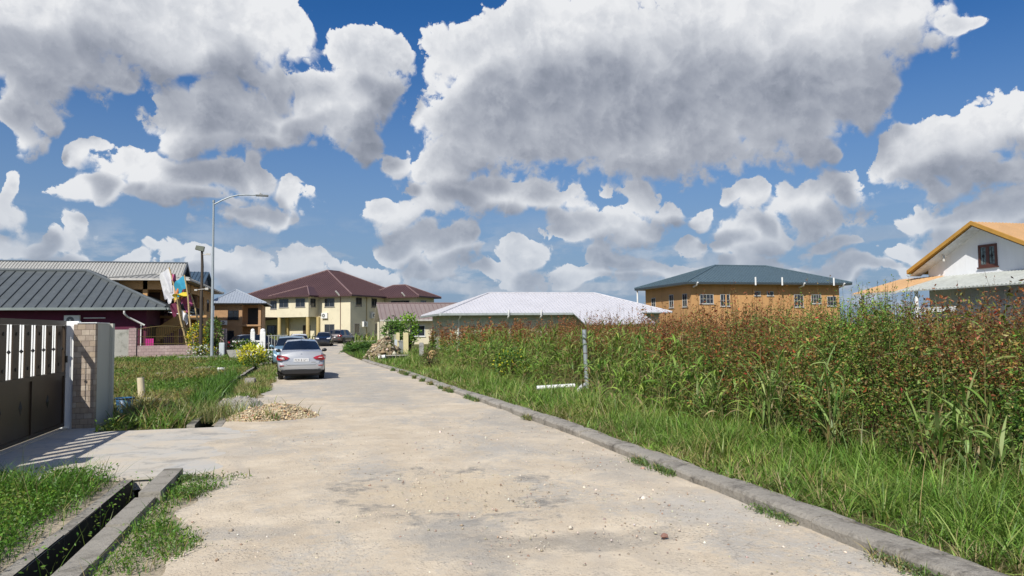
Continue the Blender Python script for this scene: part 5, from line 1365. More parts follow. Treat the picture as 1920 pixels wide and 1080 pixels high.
def tuft(P, cs, k=.5):
    """gather roots into tufts; returns roots, outward angle, and two random numbers per tuft"""
    ci = np.floor(P[:, :2]/cs); h = lambda a, b, c: np.modf(np.abs(np.sin(ci[:, 0]*a+ci[:, 1]*b+c)*43758.5453))[0]
    r1, r2, r3, r4 = h(12.9898, 78.233, 0), h(39.346, 11.135, 1), h(73.156, 52.235, 2), h(9.17, 33.91, 3)
    cx, cy = (ci[:, 0]+.15+.7*r1)*cs, (ci[:, 1]+.15+.7*r2)*cs
    ox, oy = P[:, 0]-cx, P[:, 1]-cy; Q = P.copy(); Q[:, 0] = cx+ox*k; Q[:, 1] = cy+oy*k
    return Q, np.arctan2(oy, ox)+rng.normal(0, .7, len(P)), r3, r4
VE = [(0, 6.5), (6.0, 6.45), (9.7, 6.35), (17, 6.15), (30, 6.0), (40, 6.7), (62, 8.2)]
ve = lambda y: lerp_tab(VE, y)
# ---- verge grass between kerb and thicket
P = scatter(lambda y: kx(y)+.33, lambda y: ve(y)+.7, 1.5, 62, lambda y: 1500 if y < 9 else 1500*(9/y)**1.25, clump=.28)
n = len(P); dk = P[:, 0]-np.array([kx(v) for v in P[:, 1]])
P = P[(dk > .45) | (rng.random(n) < .35)]; n = len(P); dk = P[:, 0]-np.array([kx(v) for v in P[:, 1]])
hh = (.07+.13*np.clip(dk/1.3, 0, 1)+.20*vnoise(P[:, 0], P[:, 1], 1.1, 7)*np.clip(dk/.8, .3, 1))*rng.uniform(.5, 1.25, n)
P, an_, t1, t2 = tuft(P, .17); hh *= .62+.75*t1
ww = (.0052+.00042*P[:, 1])*rng.uniform(.7, 1.35, n)
cA = [(.155, .27, .040), (.115, .225, .030), (.21, .31, .06)]; cB = [(.21, .27, .055), (.30, .29, .09), (.15, .24, .035), (.42, .34, .16)]
c_ = patchy(P, cA, cB, .6, 3, .56, None, [.4, .28, .2, .12])
c_ *= (.72+.55*t2)[:, None]
edge = dk < .72
c_[edge] = np.where(rng.random((edge.sum(), 1)) < .35, np.array([[.34, .28, .14]]), c_[edge])
ch = [np_blades(P, hh, ww, rng.uniform(.25, 1.35, n), c_, ang=an_, droop=rng.uniform(0, .6, n))]
m_ = rng.random(n) < .13
ch.append(np_arch(P[m_], hh[m_]*rng.uniform(1.3, 2.1, m_.sum()), ww[m_]*1.7, rng.uniform(0, 6.28, m_.sum()), rng.uniform(.5, 1.35, m_.sum()), rng.uniform(.1, .8, m_.sum()), pick(m_.sum(), [(.20, .31, .06), (.13, .25, .035), (.27, .33, .09), (.09, .18, .025)], .2), 4))
# taller bent seed stalks
m_ = rng.random(n) < .035
if m_.any(): ch.append(np_blades(P[m_], hh[m_]*1.9, ww[m_]*.6, rng.uniform(.2, .6, m_.sum()), pick(m_.sum(), [(.30, .27, .11), (.20, .25, .07)]), droop=rng.uniform(0, .2, m_.sum())))
np_mesh('verge_grass', ch, BLADE, kind='stuff', label='bright green grass verge between the concrete kerb and the tall weeds', cat='grass')

# ---- grass on the left lot
P = scatter(lambda y: -6.0-.40*y, lambda y: dx(y)-HW-.10, 14.5, 56, lambda y: 620 if y < 19 else 620*(19/y)**1.5, clump=.33, seed=8)
bare = ((P[:, 0]+4.1)/1.5)**2+((P[:, 1]-20.7)/.8)**2
P = P[((bare > 1) | (rng.random(len(P)) < .2)) & ~((P[:, 0] < -3.66) & (P[:, 1] < 16.3)) & (((P[:, 0]+4.0)/.5)**2+((P[:, 1]-17.8)/.6)**2 > 1)]; n = len(P)
hh = (.10+.20*vnoise(P[:, 0], P[:, 1], .55, 17)**1.5+.05*vnoise(P[:, 0], P[:, 1], 2, 18))*rng.uniform(.6, 1.3, n); near = P[:, 1] < 19
hh = np.where(near, hh*1.45, hh)
P, an_, t1, t2 = tuft(P, .24); hh *= .5+.8*t1
ww = (.006+.00045*P[:, 1])*rng.uniform(.7, 1.3, n)
c_ = patchy(P, [(.12, .215, .03), (.16, .255, .042), (.09, .17, .024)], [(.23, .24, .065), (.30, .26, .10), (.17, .20, .045), (.24, .17, .08)], .30, 13, .50)
c_ *= (.72+.55*t2)[:, None]
ch = [np_blades(P, hh, ww, rng.uniform(.3, 1.5, n), c_, ang=an_, droop=rng.uniform(0, .6, n))]
k = rng.random(n) < .22; q = P[k].copy(); q[:, 2] += rng.uniform(.02, .22, k.sum())
ch.append(np_leaves(q, rng.uniform(.035, .06, k.sum())*(1+P[k][:, 1]/60), patchy(q, [(.075, .155, .022), (.11, .20, .03)], [(.16, .20, .05), (.26, .22, .05)], .3, 13, .55), .55, .5))
np_mesh('lot_grass', ch, BLADE, kind='stuff', label='mottled green and brown grass and weeds covering the empty left lot', cat='grass')
# ---- weeds round the near drain, left
P = scatter(lambda y: -6.8, lambda y: dx(y)-HW-.12, 3.2, 9.72, lambda y: 1900, clump=.24, seed=21); n = len(P)
sandy = np.clip((P[:, 0]+2.55)/.35, 0, 1); P = P[rng.random(n) > sandy*.93]; n = len(P)
hh = rng.uniform(.07, .24, n)*(1+.7*(P[:, 1] > 8.6)); ww = rng.uniform(.004, .008, n)
GC = [(.085, .20, .022), (.12, .245, .03), (.065, .15, .018), (.16, .22, .04)]
ch = [np_blades(P, hh, ww, rng.uniform(.3, 1.1, n), pick(n, GC+[(.33, .27, .13)], .2, [.3, .3, .2, .12, .08]), droop=rng.uniform(0, .4, n))]
q = np.repeat(P[rng.random(n) < .8], 3, 0); m2 = len(q); q = q+np.stack([rng.normal(0, .03, m2), rng.normal(0, .03, m2), rng.uniform(.02, .20, m2)], 1)
ch.append(np_leaves(q, rng.uniform(.022, .042, m2), patchy(q, GC[:3], [(.17, .22, .04), (.12, .23, .03)], 1.1, 31, .55), .6, .5))
q = P[rng.random(n) < .006].copy(); m2 = len(q)
ch.append(np_blades(q, rng.uniform(.35, .75, m2), np.full(m2, .006), rng.uniform(.2, .8, m2), pick(m2, [(.22, .24, .08), (.34, .29, .14)]), droop=rng.uniform(0, .3, m2)))
np_mesh('drain_weeds', ch, BLADE, kind='stuff', label='low leafy green weeds left of the open drain in the near corner', cat='weeds')
# ---- weeds between the near drain wall and the sand; and thin ones in the drain
P = scatter(lambda y: dx(y)+HW+.22, lambda y: -1.08+.14*math.sin(y*2.2)+.10*math.sin(y*5), 2.5, 9.0, lambda y: 2100, clump=.46, seed=33); n = len(P)
hh = rng.uniform(.04, .17, n); ch = [np_blades(P, hh, rng.uniform(.004, .007, n), rng.uniform(.3, 1.2, n), pick(n, GC+[(.33, .27, .13)], .2, [.25, .25, .2, .18, .12]), droop=rng.uniform(0, .4, n))]
q = np.repeat(P[rng.random(n) < .6], 2, 0); m2 = len(q); q = q+np.stack([rng.normal(0, .03, m2), rng.normal(0, .03, m2), rng.uniform(.01, .10, m2)], 1)
ch.append(np_leaves(q, rng.uniform(.02, .035, m2), pick(m2, GC), .6, .5))
q = scatter(lambda y: dx(y)-HW+.02, lambda y: dx(y)+HW-.02, 4, 9.6, lambda y: 26, seed=3); q[:, 2] = -.45; m2 = len(q)
ch.append(np_blades(q, rng.uniform(.35, .85, m2), rng.uniform(.006, .010, m2), rng.uniform(.1, .5, m2), pick(m2, [(.17, .22, .05), (.30, .27, .12), (.10, .17, .03)]), droop=rng.uniform(0, .3, m2)))
q2 = np.repeat(q, 10, 0)+np.stack([rng.normal(0, .06, m2*10), rng.normal(0, .06, m2*10), rng.uniform(.2, .6, m2*10)], 1)
ch.append(np_leaves(q2, rng.uniform(.02, .04, m2*10), pick(m2*10, GC), .5, .5))
# tufts on slab edge, kerb foot and road
tufts = []
for (px_, py_, r_, k_) in ((345, 905, .16, 150), (380, 905, .22, 70), (360, 935, .10, 50), (700, 890, .0, 0)):
    gx, gy, _ = G(px_, py_)
    if k_: tufts.append(np.stack([rng.normal(gx, r_, k_), rng.normal(gy, r_*.5, k_), np.full(k_, .02)], 1))
y = 2.0
while y < 34:
    if rnd.random() < .38:
        k_ = rnd.randint(40, 170); L_ = rnd.uniform(.15, .75)
        yy = y+rng.random(k_)*L_; tufts.append(np.stack([np.array([kx(v) for v in yy])-np.abs(rng.normal(.02, .055, k_)), yy, np.full(k_, .02)], 1))
    y += rnd.uniform(.5, 1.2)
q = np.concatenate(tufts); m2 = len(q)
ch.append(np_blades(q, rng.uniform(.03, .13, m2)*(1+q[:, 1]*.02), (.004+.0006*q[:, 1]), rng.uniform(.4, 1.3, m2), patchy(q, [(.10, .17, .05), (.13, .21, .05)], [(.24, .24, .09), (.34, .28, .14)], 1.5, 41, .55), droop=rng.uniform(0, .5, m2)))
q3 = np.repeat(q, 2, 0)+np.stack([rng.normal(0, .03, m2*2), rng.normal(0, .03, m2*2), rng.uniform(.0, .06, m2*2)], 1)
ch.append(np_leaves(q3, rng.uniform(.016, .03, m2*2)*(1+q3[:, 1]*.04), pick(m2*2, [(.09, .16, .05), (.12, .20, .05), (.2, .22, .08)]), .5, .4))
np_mesh('road_edge_weeds', ch, BLADE, kind='stuff', label='small weeds growing along the road edges and in the drain', cat='weeds')
# ---- grassy strip between the far drain and the road, and inside the far drain
P = scatter(lambda y: dx(y)+HW+.0, lambda y: lx(y)-.02+.12*math.sin(y*1.7), 16.2, 40, lambda y: 900*(16/y)**1.3, clump=.28, seed=51); n = len(P)
hh = rng.uniform(.08, .22, n)*(1+.5*np.exp(-(P[:, 0]+1.9)**2*8)); ch = [np_blades(P, hh, .006+.0005*P[:, 1], rng.uniform(.3, 1., n), patchy(P, [(.13, .22, .035), (.17, .24, .05)], [(.32, .27, .12), (.22, .24, .07)], .8, 53, .48), droop=rng.uniform(0, .4, n))]
q = scatter(lambda y: dx(y)-HW-.5, lambda y: dx(y)+HW, 16.4, 30, lambda y: 420*(16/y), seed=52); q[:, 2] = np.where(np.abs(q[:, 0]-np.array([dx(v) for v in q[:, 1]])) < HW, -.3, 0); m2 = len(q)
ch.append(np_blades(q, rng.uniform(.25, .62, m2), .008+.0004*q[:, 1], rng.uniform(.2, .8, m2), pick(m2, [(.08, .17, .022), (.12, .22, .03), (.06, .13, .018)]), droop=rng.uniform(0, .4, m2)))
k_ = 900; q = np.stack([rng.normal(-2.0, .35, k_), rng.normal(16.0, .5, k_), np.zeros(k_)], 1); q = q[(q[:, 1] > 15.2)]
ch.append(np_blades(q, rng.uniform(.2, .5, len(q)), np.full(len(q), .010), rng.uniform(.2, .9, len(q)), pick(len(q), [(.15, .22, .05), (.24, .26, .09), (.34, .30, .15)]), droop=rng.uniform(0, .3, len(q))))
np_mesh('strip_grass', ch, BLADE, kind='stuff', label='drying grass strip between the far drain and the road', cat='grass')

# ---- the thicket
RG = dict(green=[(.055, .13, .018), (.085, .18, .024), (.13, .23, .034), (.19, .29, .05)], bronze=[(.22, .14, .035), (.26, .20, .05), (.15, .16, .035), (.12, .17, .03), (.18, .24, .045)],
          rust=[(.24, .075, .026), (.17, .052, .02), (.31, .12, .04), (.22, .13, .05)], hot=[(.42, .055, .04), (.50, .20, .12)])
def shrubs(P, H, red, nb, nl, leaf, spread=.35, top=.35, rad=.20, dim=1.0):
    """multi-stemmed weeds; leaves green low down, bronze and rust towards the tips"""
    N = len(P); ch = []
    B0 = np.repeat(P, nb, 0); h = np.repeat(H, nb)*rng.uniform(.62, 1.0, N*nb); rd = np.repeat(red, nb)
    a = rng.uniform(0, 2*PI, N*nb); sp = spread*rng.uniform(.1, 1.0, N*nb)
    T_ = B0+np.stack([np.cos(a)*sp, np.sin(a)*sp, h], 1)
    ch.append(np_stems(B0, T_, np.full(N*nb, .003+leaf*.02), pick(N*nb, [(.12, .07, .035), (.14, .12, .045), (.09, .045, .025)])))
    M = N*nb*nl; t = rng.beta(1.9, 1.25, M); i = np.repeat(np.arange(N*nb), nl)
    C = B0[i]+(T_[i]-B0[i])*t[:, None]; C[:, :2] = B0[i][:, :2]+(T_[i]-B0[i])[:, :2]*(t**.9)[:, None]
    r = np.where(t > 1-top, .07, rad)*rng.uniform(.2, 1.3, M)*(1.35-t); b = rng.uniform(0, 2*PI, M)
    C[:, 0] += np.cos(b)*r; C[:, 1] += np.sin(b)*r; C[:, 2] = np.maximum(C[:, 2]+rng.normal(0, .04, M), .04)
    redk = rd[i]*np.clip((t-.25)/.6, 0, 1.15)+rng.normal(0, .16, M)
    c = np.where((redk > .62)[:, None], pick(M, RG['rust'], .25), np.where((redk > .36)[:, None], pick(M, RG['bronze'], .22), pick(M, RG['green'], .22)))
    hot = (rng.random(M) < .012)[:, None]; c = np.where(hot & (redk > .3)[:, None], pick(M, RG['hot'], .15), c)
    yl = (rng.random(M) < .07)[:, None]; c = np.where(yl, pick(M, [(.27, .29, .05), (.34, .30, .12)], .15), c)
    c = c*dim*np.repeat(np.repeat(rng.uniform(.7, 1.25, N), nb)*rng.uniform(.7, 1.3, N*nb), nl)[:, None]
    s = leaf*rng.lognormal(-.05, .28, M)*np.repeat(np.repeat(rng.uniform(.75, 1.35, N), nb), nl)*np.where(t > 1-top, .72, 1.0)
    ch.append(np_leaves(C, s, c, .42, .45))
    return ch
def field(x0f, x1f, y0, y1, dens, seed): return scatter(x0f, x1f, y0, y1, lambda y: dens, .5, seed=seed)
def dens_fade(P, f): return P[rng.random(len(P)) < f(P)]
ch = []
# near right mass: dark leafy shrubs
P = field(lambda y: ve(y)+.30, lambda y: 11.0, 2.5, 13.5, 3.1, 61)
P = P[(P[:, 0] < P[:, 1]*1.35+2.0)]; gapn = vnoise(P[:, 0], P[:, 1], 1.6, 85); P = P[(gapn > .36) | (P[:, 0] > ve(8)+1.6)]
N = len(P); H = np.clip(1.50+.26*(P[:, 0]-6.8)+.42*vnoise(P[:, 0], P[:, 1], 1.1, 71)+.12*(P[:, 1] > 9), 1.0, 2.40); H = np.where(P[:, 0] < ve(8)+.7, H*.78, H)*rng.uniform(.85, 1.08, N)
red = -.04+.95*vnoise(P[:, 0], P[:, 1], .7, 72)+.12*(P[:, 1] > 9)
ch += shrubs(P, H, red, 12, 115, .047, .66, .12, .13, .95)
# skirt of low leafy growth along its foot
P = field(lambda y: ve(y)-.05, lambda y: ve(y)+.9, 3.5, 12, 5.0, 62); P = P[vnoise(P[:, 0], P[:, 1], 1.4, 86) > .42]; N = len(P)
ch += shrubs(P, rng.uniform(.45, 1.15, N), -.1+.75*vnoise(P[:, 0], P[:, 1], .9, 73), 7, 55, .044, .45, .1, .12, .75)
np_mesh('thicket_shrubs', ch, LEAF, kind='stuff', label='dark leafy green and bronze thicket filling the right edge', cat='shrubs')
ch = []
# middle: rust coloured tall weeds behind the cane grass
f0 = lambda y: ve(y)+(.5 if y < 12 else min(2.3, .5+(y-12)*.30))
P = field(f0, lambda y: f0(y)+3.2, 12.5, 34, 2.3, 63); N = len(P)
H = (1.98+.50*vnoise(P[:, 0], P[:, 1], .6, 74)+.35*np.exp(-((P[:, 1]-14.5)/3.0)**2))*rng.uniform(.82, 1.08, N); red = .42+.62*vnoise(P[:, 0], P[:, 1], .5, 75)+.08+.22*np.clip((P[:, 1]-13)/8, 0, 1)
ch += shrubs(P, H, red, 8, 70, .060, .42, .30, .13, .92)
P = field(lambda y: f0(y)+3.0, lambda y: 4+y*1.25, 8, 34, .75, 64); P = P[(P[:, 0] < 25) & (P[:, 0] > 9.5)]; N = len(P)
ch += shrubs(P, (2.15+.50*vnoise(P[:, 0], P[:, 1], .45, 76))*rng.uniform(.8, 1.08, N), .55+.5*vnoise(P[:, 0], P[:, 1], .3, 77), 6, 42, .10, .42, .35)
P = field(lambda y: ve(y)+.5, lambda y: 19, 33, 57, .85, 65); N = len(P)
ch += shrubs(P, (2.15+.35*vnoise(P[:, 0], P[:, 1], .35, 78))*rng.uniform(.8, 1.08, N), .70+.40*vnoise(P[:, 0], P[:, 1], .3, 79), 6, 44, .125, .38, .4)
P = field(lambda y: 19, lambda y: 10+y*.9, 30, 58, .28, 66); N = len(P)
ch += shrubs(P, rng.uniform(1.7, 2.3, N), np.full(N, .9), 5, 26, .19, .5, .4)
# sparse tall spires that stand above the rest
P = np.array([[*G(x_, 700)[:2], 0] for x_ in (1,)])*0
sp_ = []
for px_, Yd, zt_ in ((1545, 14.0, 2.62), (1380, 17, 2.5), (1300, 18, 2.35), (1655, 12.5, 2.35), (1625, 13.5, 2.55), (1700, 12, 2.40), (1745, 11.6, 2.1), (1480, 15, 2.35), (1180, 21, 2.15), (1100, 23, 2.1), (1240, 19, 2.3), (830, 42, 2.1), (900, 36, 2.05), (980, 32, 2.05), (1430, 16, 2.3), (1590, 13, 2.3)):
    w_ = W(px_, 560, Yd); sp_.append((w_[0], Yd, zt_))
P = np.array(sp_); H = P[:, 2].copy(); P[:, 2] = 0
ch += shrubs(P, H, np.full(len(P), 1.15), 3, 60, .055, .12, .6)
np_mesh('rust_weeds', ch, LEAF, kind='stuff', label='tall rust red weeds standing across the middle of the field', cat='weeds')

# cane grass: culms with arching leaves
def cane(P, H, nl, Lf, wf, cols, lean=.08, rise=(.5, 1.25), droop=(.35, .95)):
    N = len(P); a = rng.uniform(0, 2*PI, N); T_ = P+np.stack([np.cos(a)*lean*H, np.sin(a)*lean*H, H], 1)
    ch = [np_stems(P, T_, np.full(N, .008), pick(N, [(.20, .24, .07), (.26, .24, .10)]))]
    i = np.repeat(np.arange(N), nl); M = len(i); t = rng.uniform(.05, .92, M)
    C = P[i]+(T_[i]-P[i])*t[:, None]
    dry = (rng.random(M) < np.clip(.42-.45*t, .04, 1))[:, None]
    c = np.where(dry, pick(M, [(.36, .28, .14), (.28, .20, .09), (.20, .13, .06)], .2), pick(M, cols, .18))
    ch.append(np_arch(C, Lf*rng.uniform(.6, 1.2, M), wf*rng.uniform(.6, 1.2, M), rng.uniform(0, 2*PI, M), rng.uniform(*rise, M), rng.uniform(*droop, M), c))
    return ch
CG_ = [(.21, .31, .055), (.16, .27, .042), (.27, .35, .075), (.11, .21, .032)]
ch = []
P = field(lambda y: ve(y)-.15, lambda y: f0(y)+.9, 10.4, 42, 10.5, 81); P = dens_fade(P, lambda p: np.clip(20/p[:, 1], .45, 1)); P = P[((P[:, 0]-6.7)/1.15)**2+((P[:, 1]-18.7)/1.9)**2 > 1]; N = len(P)
prof = np.clip((P[:, 0]-np.array([ve(v) for v in P[:, 1]]))/1.5, 0, 1)
ch += cane(P, (.60+.85*prof+.50*vnoise(P[:, 0], P[:, 1], .9, 82))*rng.uniform(.7, 1.15, N), 11, .52, .042, CG_)
P = field(lambda y: f0(y)+.9, lambda y: f0(y)+2.8, 11, 34, 3.6, 83); ch += cane(P, rng.uniform(1.3, 2.0, len(P)), 10, .60, .040, CG_)
P = field(lambda y: ve(y)+.1, lambda y: 10, 4, 12.5, 1.5, 84); ch += cane(P, rng.uniform(.8, 2.1, len(P)), 9, .62, .034, [(.22, .32, .08), (.28, .35, .10), (.16, .27, .05)])
np_mesh('cane_grass', ch, BLADE, kind='stuff', label='yellow green cane grass with arching blades in front of the rust red weeds', cat='grass')
# single clumps of broad cane grass that stand out in the thicket
clumps = [(1440, 765, 1.75, .22, 'upright clump of pale cane grass before the rust red weeds'), (1560, 745, 1.70, .20, 'bushy clump of cane grass at the foot of the bronze thicket'),
          (1745, 800, 1.15, .25, 'arching clump of broad grass blades hanging out of the dark thicket'), (1330, 745, 1.15, .25, 'short arching grass clump at the verge right of the grey post'),
          (1865, 840, .85, .3, 'low clump of pale bent blades near the right edge'), (1880, 700, 1.3, .3, 'lone wide yellowish blades bending out high at the right edge')]
for k, (px_, py_, h_, sp_, lb) in enumerate(clumps):
    gx, gy, _ = G(px_, py_)
    if k == 5: gx, gy = 7.0, 6.7
    else:
        while gx > ve(gy)+.12: gx *= .985; gy *= .985
    P = np.stack([rng.normal(0, sp_*.45, 16), rng.normal(0, sp_*.45, 16), np.zeros(16)], 1)
    ch = cane(P, rng.uniform(.45, .8, 16)*h_, 5, .55*h_**.5, .038, [(.20, .30, .08), (.16, .27, .055), (.26, .33, .11)], .15, (.85, 1.35), (.15, .8))
    o = np_mesh('grass_clump', ch, BLADE, label=lb, cat='grass clump', group='clumps of broad cane grass in the thicket'); o.location = (gx, gy, 0)
# tall upright cane in the midst of the right thicket
P = []
for px_, Yd in ((1660, 11.5), (1685, 11.2), (1700, 11.0), (1645, 11.8), (1720, 10.8), (1500, 13.5), (1600, 12.4), (1790, 10.4)):
    w_ = W(px_, 600, Yd); P += [(w_[0]+rnd.gauss(0, .12), Yd+rnd.gauss(0, .12), 0) for _ in range(7)]
P = np.array(P); P[:, 0] -= .35; ch = cane(P, rng.uniform(1.75, 2.2, len(P)), 7, .62, .034, [(.19, .28, .05), (.25, .32, .08), (.14, .24, .04)], .06, (1.0, 1.45), (.1, .6))
np_mesh('upright_cane', ch, BLADE, kind='stuff', label='light green upright cane blades rising through the bronze thicket', cat='grass')

# ---- far grass by the road end and garden beds
P = scatter(lambda y: kx(y)+.15, lambda y: kx(y)+3.2, 44, 84, lambda y: 34, seed=91, step=2); n = len(P)
ch = [np_arch(P+np.array([[0, 0, .0]]), rng.uniform(.5, 1.0, n), rng.uniform(.03, .06, n), rng.uniform(0, 2*PI, n), rng.uniform(.9, 1.4, n), rng.uniform(.1, .6, n), pick(n, [(.12, .22, .03), (.17, .25, .05), (.09, .17, .03)]), 4)]
P = scatter(lambda y: -5.6, lambda y: -3.0, 66, 80, lambda y: 40, seed=92, step=2); n = len(P)
ch.append(np_arch(P, rng.uniform(.9, 1.6, n), rng.uniform(.04, .07, n), rng.uniform(0, 2*PI, n), rng.uniform(1.0, 1.5, n), rng.uniform(0, .5, n), pick(n, [(.24, .28, .06), (.18, .25, .05), (.30, .28, .10)]), 4))
P = scatter(lambda y: -9.5, lambda y: -3.0, 47, 56, lambda y: 45, seed=93, step=2); n = len(P)
ch.append(np_arch(P, rng.uniform(.2, .5, n), rng.uniform(.03, .05, n), rng.uniform(0, 2*PI, n), rng.uniform(.6, 1.4, n), rng.uniform(0, .5, n), pick(n, [(.12, .22, .03), (.22, .27, .05), (.09, .17, .03)]), 4))
P = scatter(lambda y: -40, lambda y: 60, 100, 125, lambda y: 1.2, seed=94, step=5); n = len(P)
ch.append(np_arch(P, rng.uniform(.8, 1.8, n), rng.uniform(.15, .3, n), rng.uniform(0, 2*PI, n), rng.uniform(.9, 1.4, n), rng.uniform(.1, .6, n), pick(n, [(.12, .2, .03), (.2, .22, .06)]), 3))
np_mesh('far_grass', ch, BLADE, kind='stuff', label='tall grass along the far part of the road before the houses', cat='grass')

# ---- single garden plants
def bush(name, label, cat, loc, r, h, n, leaf, cols, aspect=.45, core=(.05, .04, .02), up=.4, zc=.55, group=None):
    root = empty(name, loc, rnd.uniform(0, 6), label, cat, group)
    u = rng.normal(size=(n, 3)); u /= np.linalg.norm(u, axis=1)[:, None]; rr = rng.uniform(.35, 1.0, n)**.6
    lump = .8+.35*vnoise(u[:, 0]*2+9, u[:, 1]*2+u[:, 2]+9, 1.6, 5)
    P = u*np.array([[r, r, h*.5]])*(rr*lump)[:, None]; P[:, 2] += h*zc; P[:, 2] = np.maximum(P[:, 2], .05)
    np_mesh('foliage', [np_leaves(P, leaf*rng.uniform(.6, 1.3, n), pick(n, cols, .16), aspect, up, axis=u*.5)], LEAF, root)
    b = MB()
    for k in range(6):
        a = rnd.uniform(0, 2*PI); b.tube([(0, 0, 0), (math.cos(a)*r*.25, math.sin(a)*r*.25, h*.4), (math.cos(a)*r*.6, math.sin(a)*r*.6, h*.8)], [.04*h, .025*h, .01], 5)
    b.build('stem', mat('bush_stem', core, .9), root)
    return root
bush('croton_bush', 'bright yellow leaved bush at the edge of the left lot beside the drain', 'bush', (-2.98, 38.9, 0), .72, 1.05, 900, .15, [(.50, .46, .02), (.40, .42, .02), (.56, .52, .05)], .40)
bush('croton_bush', 'dark green skirt of foliage in front of the bright yellow bush', 'bush', (-2.75, 38.0, -.05), .60, .62, 500, .12, [(.04, .085, .015), (.07, .13, .02), (.20, .22, .03)], .5)
bush('flowering_shrub', 'tall shrub with yellow flowers climbing the pillar beside the wooden pole', 'shrub', (-7.75, 55.3, 0), .75, 2.0, 1000, .16, [(.08, .15, .02), (.12, .20, .03), (.60, .45, .02), (.62, .50, .03)], .55, zc=.72)
bush('flowering_shrub', 'low shrub with yellow and white blossoms at the foot of the street lamp', 'shrub', (-7.2, 53.4, 0), 1.0, .9, 800, .13, [(.07, .15, .02), (.11, .20, .03), (.55, .45, .03), (.6, .6, .58)], .55)
bush('flowering_shrub', 'green shrub between the street lamp and the white balustrade', 'shrub', (-6.7, 55.2, 0), .6, 2.4, 700, .15, [(.06, .13, .02), (.10, .18, .03), (.16, .24, .04)], .5, zc=.7)
bush('garden_bush', 'dark green bush in front of the white balustrade', 'bush', (-4.8, 56.5, 0), 1.15, 1.15, 1200, .16, [(.035, .09, .015), (.06, .13, .02), (.16, .20, .03)], .5)
bush('garden_bush', 'yellow tipped bush behind the concrete trough', 'bush', (-4.2, 52.5, 0), 1.0, .8, 800, .14, [(.08, .15, .02), (.36, .36, .03), (.12, .2, .03)], .5)
bush('garden_bush', 'small bush by the low white wall', 'bush', (-2.6, 46.5, 0), .55, .6, 400, .12, [(.06, .13, .02), (.12, .2, .04)], .5)
bush('garden_bush', 'lime green bush behind the cream fence', 'bush', (6.5, 53.5, 0), .85, 2.5, 1000, .20, [(.20, .34, .03), (.15, .28, .03), (.09, .18, .025)], .45, zc=.72)
bush('garden_bush', 'deep green bush over the cream fence posts', 'bush', (5.3, 52.6, 0), .9, 2.3, 900, .20, [(.05, .12, .018), (.08, .17, .022), (.12, .22, .03)], .4, zc=.70)
bush('weed_bush', 'dark brownish weed bush below the pale ochre stones', 'bush', (4.95, 33.0, 0), .48, .95, 600, .09, [(.09, .07, .03), (.07, .11, .025), (.14, .10, .04)], .4)
bush('weed_bush', 'dark green bush with yellow blossoms in the cane grass left of the grey post', 'bush', (6.2, 23.6, 0), .62, 1.05, 1500, .085, [(.045, .11, .016), (.07, .15, .022), (.10, .19, .03), (.08, .16, .03), (.06, .12, .02), (.45, .42, .03)], .55)
# cycad like rosettes of long pinnate fronds
def rosette(loc, R_, n, label):
    root = empty('cycad', loc, 0, label, 'cycad')
    for k in range(n):
        a = 2*PI*k*.618*1.0+rnd.uniform(-.2, .2); rise = rnd.uniform(.35, 1.25); L_ = R_*rnd.uniform(.8, 1.15); m_ = 22
        t = np.linspace(.08, 1, m_); x = np.cos(rise)*L_*t+.2*L_*t*t; z = .25+np.sin(rise)*L_*t-.45*L_*t**2.4
        C = np.stack([np.cos(a)*x, np.sin(a)*x, z], 1); side = np.array([-np.sin(a), np.cos(a), 0])
        PP = np.concatenate([C, C]); ax = np.concatenate([np.tile(side, (m_, 1)), np.tile(-side, (m_, 1))])+np.array([np.cos(a)*.5, np.sin(a)*.5, .25])
        s = .30*R_*np.sin(np.clip(t, .1, .97)*PI)**.5
        c = pick(2*m_, [(.030, .085, .014), (.05, .12, .018), (.08, .16, .025)], .15)
        Vv, Ff, Cc = np_leaves(PP, np.concatenate([s, s]), c, .16, 0, axis=ax*2.2)
        np_mesh('frond', [(Vv, Ff, Cc)], LEAF, root)
    b = MB(); b.tube([(0, 0, 0), (0, 0, .35)], [.18, .14], 8); b.build('trunk', mat('cycad_trunk', (.08, .06, .04), .9), root)
rosette((2.95, 52.5, .0), 1.35, 26, 'large dark green cycad with long feathery fronds right of the road')
rosette((3.75, 49.5, .0), 1.05, 20, 'smaller bright green cycad between the rubble heap and the large one')
rosette((4.7, 57.5, .0), 1.5, 22, 'cycad behind the cream panels near the low bungalow')

